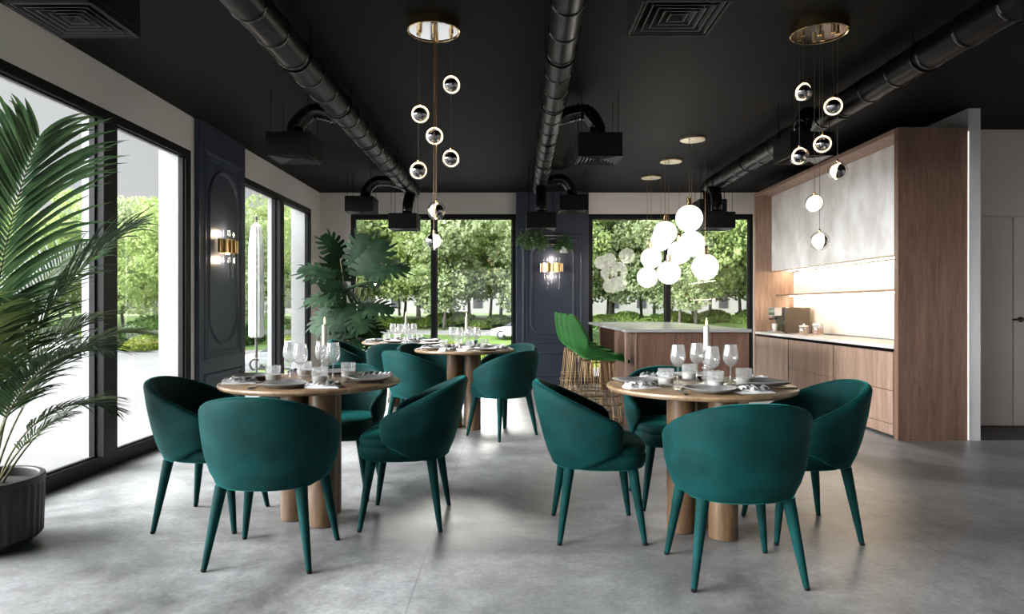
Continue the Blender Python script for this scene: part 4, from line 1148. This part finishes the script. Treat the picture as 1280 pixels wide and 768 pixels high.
for i, (px, py, D, sz, dd, nn) in enumerate(ML):
    p = Vector(((px - 640) * D / FOC - mx, D - my, EYE - (py - 384) * D / FOC))
    sz *= 1.12
    st0 = Vector((0.03 * math.cos(i * 2.4), 0.03 * math.sin(i * 2.4), 0.38))
    mid = st0.lerp(p, 0.55) + Vector((-0.25 * (p.x), -0.1 * p.y, 0.08))
    pts = [((1 - u) ** 2) * st0 + 2 * u * (1 - u) * mid + u * u * p for u in [k / 10 for k in range(11)]]
    s = MB().tube(pts, [lerp(0.011, 0.006, k / 10) for k in range(11)], 8).build('leaf_stalk', M['palmstem'], t, smooth=True)
    m = MB(); monstera_leaf(m, p, dd, nn, sz); m.build('split_leaf', M['monstera'], s)

# ================================================================== HANGING PLANTS ON THE NAVY COLUMN
def leaf_quads(mb, centres, size, rnd, flat=0.3):
    for c in centres:
        a = rnd.uniform(0, 2 * PI); e = rnd.uniform(-1.2, 1.2)
        d = Vector((math.cos(a) * math.cos(e), math.sin(a) * math.cos(e), math.sin(e))); s = d.cross(Vector((rnd.uniform(-1, 1), rnd.uniform(-1, 1), rnd.uniform(-1, 1))))
        if s.length < 1e-3: continue
        s.normalize(); L = size * rnd.uniform(0.7, 1.3); c = Vector(c)
        up = d.cross(s) * L * 0.12
        mb.add([tuple(c), tuple(c + d * L * 0.5 + s * L * 0.32 + up), tuple(c + d * L), tuple(c + d * L * 0.5 - s * L * 0.32 + up)], [(0, 1, 2, 3)])
def hanging_plant(label, px, py, D, r, potr, trail, seed, nstr=46, size=0.022):
    x = (px - 640) * D / FOC; z = EYE - (py - 384) * D / FOC
    t = thing('hanging_plant', label, 'hanging plant', (x, D, z), 0, 'plants hanging on the navy column')
    rnd = random.Random(seed)
    MB().lathe([(potr * 0.62, -potr * 1.1), (potr * 0.75, -potr * 1.1 + 0.004), (potr, 0), (potr * 0.92, 0), (potr * 0.9, -0.012), (0.005, -0.014)], 28).build('pot', M['potwhite'], t, smooth=True, angle=0.7)
    m = MB()
    for k in range(3):
        a = 2 * PI * k / 3 + 0.4; m.tube([(potr * 0.95 * math.cos(a), potr * 0.95 * math.sin(a), 0), (0, 0, 0.34)], 0.0018, 5)
    m.tube([(0, 0, 0.34), (0, 0, H - z)], 0.0018, 5)
    m.build('hanging_cord', M['cord'], t)
    cs = []; ms = MB()
    for k in range(nstr):
        a = rnd.uniform(0, 2 * PI); rr = r * rnd.uniform(0.25, 1.0); L = trail * rnd.uniform(0.3, 1.0)
        top = rnd.uniform(0.02, 0.17); path = []
        for j in range(9):
            u = j / 8
            path.append((rr * math.cos(a) * min(1, u * 2.2), rr * math.sin(a) * min(1, u * 2.2) * 0.55, top * math.sin(min(1, u * 2) * PI / 1) - L * max(0, u - 0.25)))
        ms.tube(path, 0.0012, 4)
        for j in range(20):
            u = rnd.uniform(0.1, 1) * 8; i = min(int(u), 7); p = Vector(path[i]).lerp(Vector(path[i + 1]), u - i)
            cs.append(p + Vector((rnd.gauss(0, 0.012), rnd.gauss(0, 0.012), rnd.gauss(0, 0.012))))
    s = ms.build('trailing_stems', M['palmstem'], t)
    ml = MB(); leaf_quads(ml, cs, size, rnd); ml.build('leaves', M['ivy'], t)
hanging_plant('bushy trailing plant hanging high on the navy column', 668, 297, 9.70, 0.27, 0.07, 0.24, 5, 120, 0.034)
hanging_plant('small trailing plant in a white pot beside the column sconce', 705, 309, 9.74, 0.15, 0.078, 0.03, 6, 46, 0.038)

# ================================================================== OUTDOORS
ZG = -2.0
struct('ground_terrace', box(-26, XL - WT, -12, 9.56, -0.35, -0.03), M['terrace'])
struct('ground_terrace', box(XL - WT, 14, YB + 0.22, 13.0, -0.35, -0.03), M['terrace'])
struct('ground_terrace', box(-26, 20, -12, YF - 0.2, -0.35, -0.031), M['terrace'])
struct('ground_street', box(-160, 160, -60, 47, ZG - 0.3, ZG), M['asphalt'])
struct('ground_verge', box(-12.5, -6.5, 27, 33.5, ZG, ZG + 0.06), M['lawn'])
struct('kerb', box(-160, 160, 46.6, 47.0, ZG, ZG + 0.13), M['kerb'])
# lawn rising to the tree belt
b = MB()
ys = [47, 50, 54, 58, 62, 70, 90, 160]; zs_ = [ZG + 0.1, ZG + 0.35, ZG + 0.9, ZG + 1.6, 0.15, 0.2, 0.2, 0.2]
V = []; F = []
for j, (y, z) in enumerate(zip(ys, zs_)):
    for i in range(33): V.append((-160 + i * 10, y, z + 0.12 * math.sin(i * 1.7 + j)))
for j in range(len(ys) - 1):
    for i in range(32):
        a = j * 33 + i; F.append((a, a + 1, a + 34, a + 33))
struct('ground_lawn', b.add(V, F), M['lawn'], smooth=True, angle=3)
pv = [(x, y, z) for (y, z) in ((54.0, ZG + 0.98), (55.4, ZG + 1.25)) for x in (-60, 60)]
struct('path', MB().add(pv + [(x, y, z - 0.3) for x, y, z in pv], [(0, 1, 3, 2), (4, 6, 7, 5), (0, 4, 5, 1), (2, 3, 7, 6), (0, 2, 6, 4), (1, 5, 7, 3)]), M['kerb'])

def tree_proto(mat, seed, h=13.0, crown_r=4.2, crown_low=1.7, nleaf=9000, leaf=0.33):
    rnd = random.Random(seed)
    root = thing('tree', 'x', 'tree')
    # trunk with branches
    tm = MB(); lean = rnd.uniform(-0.4, 0.4)
    path = [(lean * (u ** 2) + 0.12 * math.sin(u * 5 + seed), 0.1 * math.sin(u * 4), u * h * 0.72) for u in [k / 9 for k in range(10)]]
    tm.tube(path, [lerp(0.15, 0.04, k / 9) for k in range(10)], 10)
    tips = []
    for k in range(14):
        i = rnd.randint(3, 8); p = Vector(path[i]); a = rnd.uniform(0, 2 * PI); e = rnd.uniform(0.1, 0.9); L = rnd.uniform(1.6, crown_r)
        d = Vector((math.cos(a) * math.cos(e), math.sin(a) * math.cos(e), math.sin(e)))
        q = p + d * L; m = p.lerp(q, 0.5) + Vector((0, 0, 0.3)); tm.tube([p, m, q], [0.07, 0.045, 0.015], 6); tips.append(q); tips.append(m)
    tm.build('trunk', M['bark'], root, smooth=True, angle=2)
    blobs = [(q, rnd.uniform(0.9, 1.7)) for q in tips]
    for k in range(30):
        z = rnd.uniform(crown_low + 0.6, h - 0.8); f = (z - crown_low) / (h - crown_low); rr = crown_r * math.sqrt(max(0.05, 1 - (2 * f - 0.9) ** 2)) * rnd.uniform(0.2, 0.9)
        a = rnd.uniform(0, 2 * PI); blobs.append((Vector((rr * math.cos(a), rr * math.sin(a), z)), rnd.uniform(0.9, 1.6)))
    g = np.random.default_rng(seed); V = []; F = []
    wts = np.array([b_[1] ** 2 for b_ in blobs]); wts /= wts.sum(); idx = g.choice(len(blobs), nleaf, p=wts)
    for i in idx:
        c, r = blobs[i]; v = g.normal(size=3); v /= np.linalg.norm(v); rad = r * g.uniform(0.45, 1.0) ** 0.5
        p = np.array(c) + v * rad * np.array([1.1, 1.1, 0.75])
        if p[2] < crown_low * 0.8: continue
        d = g.normal(size=3); d /= np.linalg.norm(d); s = np.cross(d, g.normal(size=3)); s /= np.linalg.norm(s); L = leaf * g.uniform(0.6, 1.3)
        o = len(V)
        V += [tuple(p - d * L * .5), tuple(p + s * L * .36), tuple(p + d * L * .5), tuple(p - s * L * .36)]; F.append((o, o + 1, o + 2, o + 3))
    m = MB(); m.v = V; m.f = F; m.build('crown', mat, root)
    return root
protos = [tree_proto(M['tree_a'], 3), tree_proto(M['tree_b'], 8, 12.0, 4.4, 1.5), tree_proto(M['tree_c'], 21, 12.5, 4.0, 1.9)]
used = [False] * 3
def ground_z(y): return float(np.interp(y, ys, zs_)) if y >= 47 else ZG
TREES = []
rt = random.Random(5)
for i in range(22): TREES.append((-17 + i * 2.25 + rt.uniform(-1, 1), rt.uniform(56, 63), rt.uniform(0.9, 1.12)))
for i in range(15): TREES.append((-22 + i * 4.0 + rt.uniform(-1.2, 1.2), rt.uniform(68, 78), rt.uniform(1.0, 1.25)))
for i in range(9): TREES.append((-48 + i * 3.9 + rt.uniform(-1, 1), rt.uniform(49, 56), rt.uniform(0.78, 0.92)))
for i in range(6): TREES.append((-56 + i * 6.5 + rt.uniform(-1, 1), rt.uniform(60, 68), rt.uniform(0.85, 1.0)))
for i, (x, y, s) in enumerate(TREES):
    k = i % 3
    if not used[k]: o = protos[k]; used[k] = True
    else: o = copy_tree(protos[k])
    o.location = (x, y, ground_z(y) - 0.1); o.rotation_euler = (0, 0, rt.uniform(0, 6.28)); o.scale = (s, s, s)
    if i < 37: o['label'] = 'leafy spring tree of the belt seen through the garden windows'; o['group'] = 'trees beyond the garden windows'
    else: o['label'] = 'leafy spring tree across the street, seen through the side windows'; o['group'] = 'trees across the street'

def bush(label, x, y, rx, rz_, mat, seed, nleaf=1500, leaf=0.16, group='bushes', z=None):
    rnd = np.random.default_rng(seed)
    z0 = ground_z(y) if z is None else z
    t = thing('bush', label, 'bush', (x, y, z0 - 0.03), 0, group)
    m = MB(); m.lathe([(rx * math.cos(a) * 0.9, rz_ * math.sin(a) * 0.93 + 0.02) for a in [PI / 2 * k / 8 for k in range(8)]] + [(0.02, rz_ * 0.93 + 0.02)], 24); m.build('twig_core', mat, t, smooth=True, angle=3)
    V = []; F = []
    for k in range(nleaf):
        v = rnd.normal(size=3); v[2] = abs(v[2]); v /= np.linalg.norm(v); p = v * np.array([rx, rx, rz_]) * rnd.uniform(0.88, 1.04)
        d = rnd.normal(size=3); d /= np.linalg.norm(d); s = np.cross(d, rnd.normal(size=3)); s /= np.linalg.norm(s); L = leaf * rnd.uniform(0.7, 1.3)
        o = len(V); V += [tuple(p - d * L * .5), tuple(p + s * L * .35), tuple(p + d * L * .5), tuple(p - s * L * .35)]; F.append((o, o + 1, o + 2, o + 3))
    m = MB(); m.v = V; m.f = F; m.build('foliage', mat, t)
bush('rounded yellow-green bush across the street beside the parked white car', -30.2, 47.9, 1.35, 1.2, M['bush'], 1, group='rounded bushes across the street')
bush('rounded yellow-green bush across the street behind the window pier', -26.0, 47.6, 1.4, 1.0, M['bush'], 2, group='rounded bushes across the street')
bush('rounded yellow-green bush seen through the narrow side window', -15.6, 48.2, 1.3, 1.0, M['bush'], 3, group='rounded bushes across the street')
bush('dark green shrub mass behind the yellow bush across the street', -32.5, 50.8, 2.6, 2.0, M['hedge'], 4, 2200, 0.22, 'green shrubs across the street')
bush('dark green shrub mass under the trees across the street', -27.0, 51.2, 2.8, 2.0, M['hedge'], 5, 2200, 0.22, 'green shrubs across the street')
bush('dark green shrub mass seen beside the navy pilaster', -21.5, 51, 2.6, 1.8, M['hedge'], 6, 2200, 0.22, 'green shrubs across the street')
bush('yellow-green bush low behind the distant table candle', -3.6, 40, 1.5, 1.1, M['bush'], 7, group='bushes beyond the garden windows', z=ZG)
bush('yellow-green bush beside the white car outside the garden window', -1.7, 37, 1.1, 0.9, M['bush'], 8, group='bushes beyond the garden windows', z=ZG)
bush('yellow-green bush glimpsed between the stools and the island', 4.6, 32, 1.5, 1.15, M['bush'], 9, group='bushes beyond the garden windows', z=ZG)
bush('green bush above the yellow one between stools and island', 4.4, 36, 1.6, 2.0, M['hedge'], 10, group='bushes beyond the garden windows', z=ZG)
bush('green bush seen through the garden window over the island top', 10.2, 44, 2.2, 1.9, M['hedge'], 12, 2000, 0.2, 'bushes beyond the garden windows', z=ZG)

rb = random.Random(9)
for k in range(26):
    x = -20 + k * 1.75 + rb.uniform(-.5, .5); y = rb.uniform(56.8, 60.5)
    r_ = rb.uniform(0.9, 1.5)
    if k == 0:
        bush('low green shrub in the planting in front of the tree belt', x, y, r_, r_ * 0.62, M['shrub'], 40, 900, 0.2, 'low shrubs before the tree belt'); shrub0 = bpy.context.scene.collection.objects[-1]
        shrub_root = [o for o in C.objects if o.get('group') == 'low shrubs before the tree belt'][0]
    else:
        o = copy_tree(shrub_root, None, (x, y, ground_z(y) - 0.05), rb.uniform(0, 6)); q_ = rb.uniform(1.1, 1.7); o.scale = (q_, q_, q_)

# building behind the trees
t = thing('building', 'long pale building with dark arched windows behind the tree trunks', 'building', (0, 96, 0.1))
box(-45, 55, 0, 10, 0, 4.6).build('facade', M['facade'], t)
box(-45.3, 55.3, -0.3, 10.3, 4.6, 5.1).build('roof', M['kerb'], t)
for k in range(24):
    cx = -40 + k * 3.9
    q = MB(); pr = [(-0.65, 0.9), (0.65, 0.9), (0.65, 2.2)] + [(0.65 * math.cos(a), 2.2 + 0.65 * math.sin(a)) for a in [PI * j / 8 for j in range(1, 8)]] + [(-0.65, 2.2)]
    q.ring_loft([[(cx + x, -0.06, z) for x, z in pr], [(cx + x, 0.05, z) for x, z in pr]], True)
    q.build('window', M['facade_win'], t)

def make_car(label, loc, rz, paint):
    t = thing('car', label, 'car', loc, rz, 'parked cars outside')
    L = [(-2.2, 0.32, 0.62), (-2.15, 0.30, 0.78), (-1.9, 0.24, 0.92), (-1.3, 0.24, 0.96), (-0.6, 0.24, 0.99), (0.6, 0.24, 0.98), (1.2, 0.24, 0.94), (1.8, 0.24, 0.84), (2.1, 0.28, 0.72), (2.2, 0.34, 0.60)]
    rings = []
    for (x, z0, z1) in L:
        w = 0.86 - 0.16 * (abs(x) / 2.2) ** 4
        rings.append([(x, -w + 0.05, z0), (x, w - 0.05, z0), (x, w, z0 + 0.12), (x, w, (z0 + z1) / 2), (x, w - 0.03, z1 - 0.05), (x, w - 0.14, z1), (x, -w + 0.14, z1), (x, -w + 0.03, z1 - 0.05), (x, -w, (z0 + z1) / 2), (x, -w, z0 + 0.12)])
    MB().ring_loft(rings, True).build('body', paint, t, smooth=True, angle=0.8)
    cab = [(-2.0, 0.93, 0.93), (-1.45, 0.93, 1.28), (-0.9, 0.93, 1.42), (0.0, 0.93, 1.44), (0.5, 0.93, 1.36), (1.25, 0.92, 0.95)]
    rings = []
    for (x, z0, z1) in cab:
        f = (z1 - z0) / 0.5; wt = 0.74 - 0.14 * f
        rings.append([(x, -0.76, z0 - 0.03), (x, 0.76, z0 - 0.03), (x, wt + 0.02, z1 - 0.05), (x, wt - 0.06, z1), (x, -wt + 0.06, z1), (x, -wt - 0.02, z1 - 0.05)])
    MB().ring_loft(rings, True).build('window_band', M['carglass'], t, smooth=True, angle=0.8)
    rings = []
    for (x, z1) in ((-1.35, 1.33), (-0.9, 1.425), (0.0, 1.445), (0.45, 1.385)):
        wt = 0.63; rings.append([(x, -wt, z1 - 0.03), (x, wt, z1 - 0.03), (x, wt - 0.05, z1 + 0.015), (x, -wt + 0.05, z1 + 0.015)])
    MB().ring_loft(rings, True).build('roof', paint, t, smooth=True, angle=0.8)
    for x in (-1.35, 1.4):
        for s in (-1, 1):
            q = MB(); q.tube([(x, s * 0.70, 0.32), (x, s * 0.84, 0.32)], 0.32, 24); w = q.build('wheel', M['tyre'], t, smooth=True, angle=0.6)
            q = MB(); q.tube([(x, s * 0.84, 0.32), (x, s * 0.862, 0.32)], [0.21, 0.18], 16); q.build('hubcap', M['carsilver'], w, smooth=True, angle=0.6)
    for s in (-1, 1):
        MB().box(2.02, 2.17, s * 0.52 - 0.16, s * 0.52 + 0.16, 0.62, 0.74).build('headlamp', M['potwhite'], t, bevel=0.03)
    return t
make_car('white car parked across the street behind the palm fronds', (-28.5, 42.0, ZG), R(160), M['carwhite'])
make_car('silver car parked outside the narrow side windows', (-11.2, 33.8, ZG), R(185), M['carsilver'])
make_car('white car parked outside the garden window before the navy column', (0.9, 37.0, ZG), R(178), M['carwhite'])
make_car('pale car further back, roof just showing through the garden window', (0.6, 52.5, ground_z(52.5)), R(175), M['carwhite'])

# closed parasol on the terrace
t = thing('parasol', 'closed white parasol on the terrace outside the narrow side window', 'parasol', (-3.50, 9.2, -0.03))
MB().lathe([(0.018, 0.05), (0.018, 2.42)], 12).build('pole', M['wood_dark'], t)
MB().lathe([(0.22, 0), (0.22, 0.04), (0.05, 0.055), (0.03, 0.12)], 24).build('base', M['pot'], t, smooth=True, angle=0.5)
n = 24
def pr_(r, z): return [(r * (1 + 0.16 * (k % 2)) * math.cos(2 * PI * k / n), r * (1 + 0.16 * (k % 2)) * math.sin(2 * PI * k / n), z) for k in range(n)]
MB().ring_loft([pr_(0.06, 0.76), pr_(0.085, 0.78), pr_(0.088, 1.3), pr_(0.084, 2.0), pr_(0.06, 2.28), pr_(0.01, 2.34)], True).build('folded_canopy', M['canvas'], t, smooth=True, angle=0.3)

# street lamp
t = thing('street_lamp', 'tall grey street lamp, head just showing above the palm', 'street lamp', (-17.3, 21.0, ZG))
MB().tube([(0, 0, 0), (0, 0, 8.6), (0.3, 0, 8.95), (1.4, 0, 9.05)], [0.10, 0.06, 0.05, 0.04], 12).build('pole', M['carsilver'], t, smooth=True)
m = MB(); m.ring_loft([superell(0.38, 0.14, z, 24, 3) for z in (0.0,)] + [superell(0.40, 0.16, 0.05, 24, 3), superell(0.22, 0.08, 0.16, 24, 3)], True); o = m.build('lamp_head', M['carsilver'], t, smooth=True, angle=0.6); o.location = (1.7, 0, 8.98)
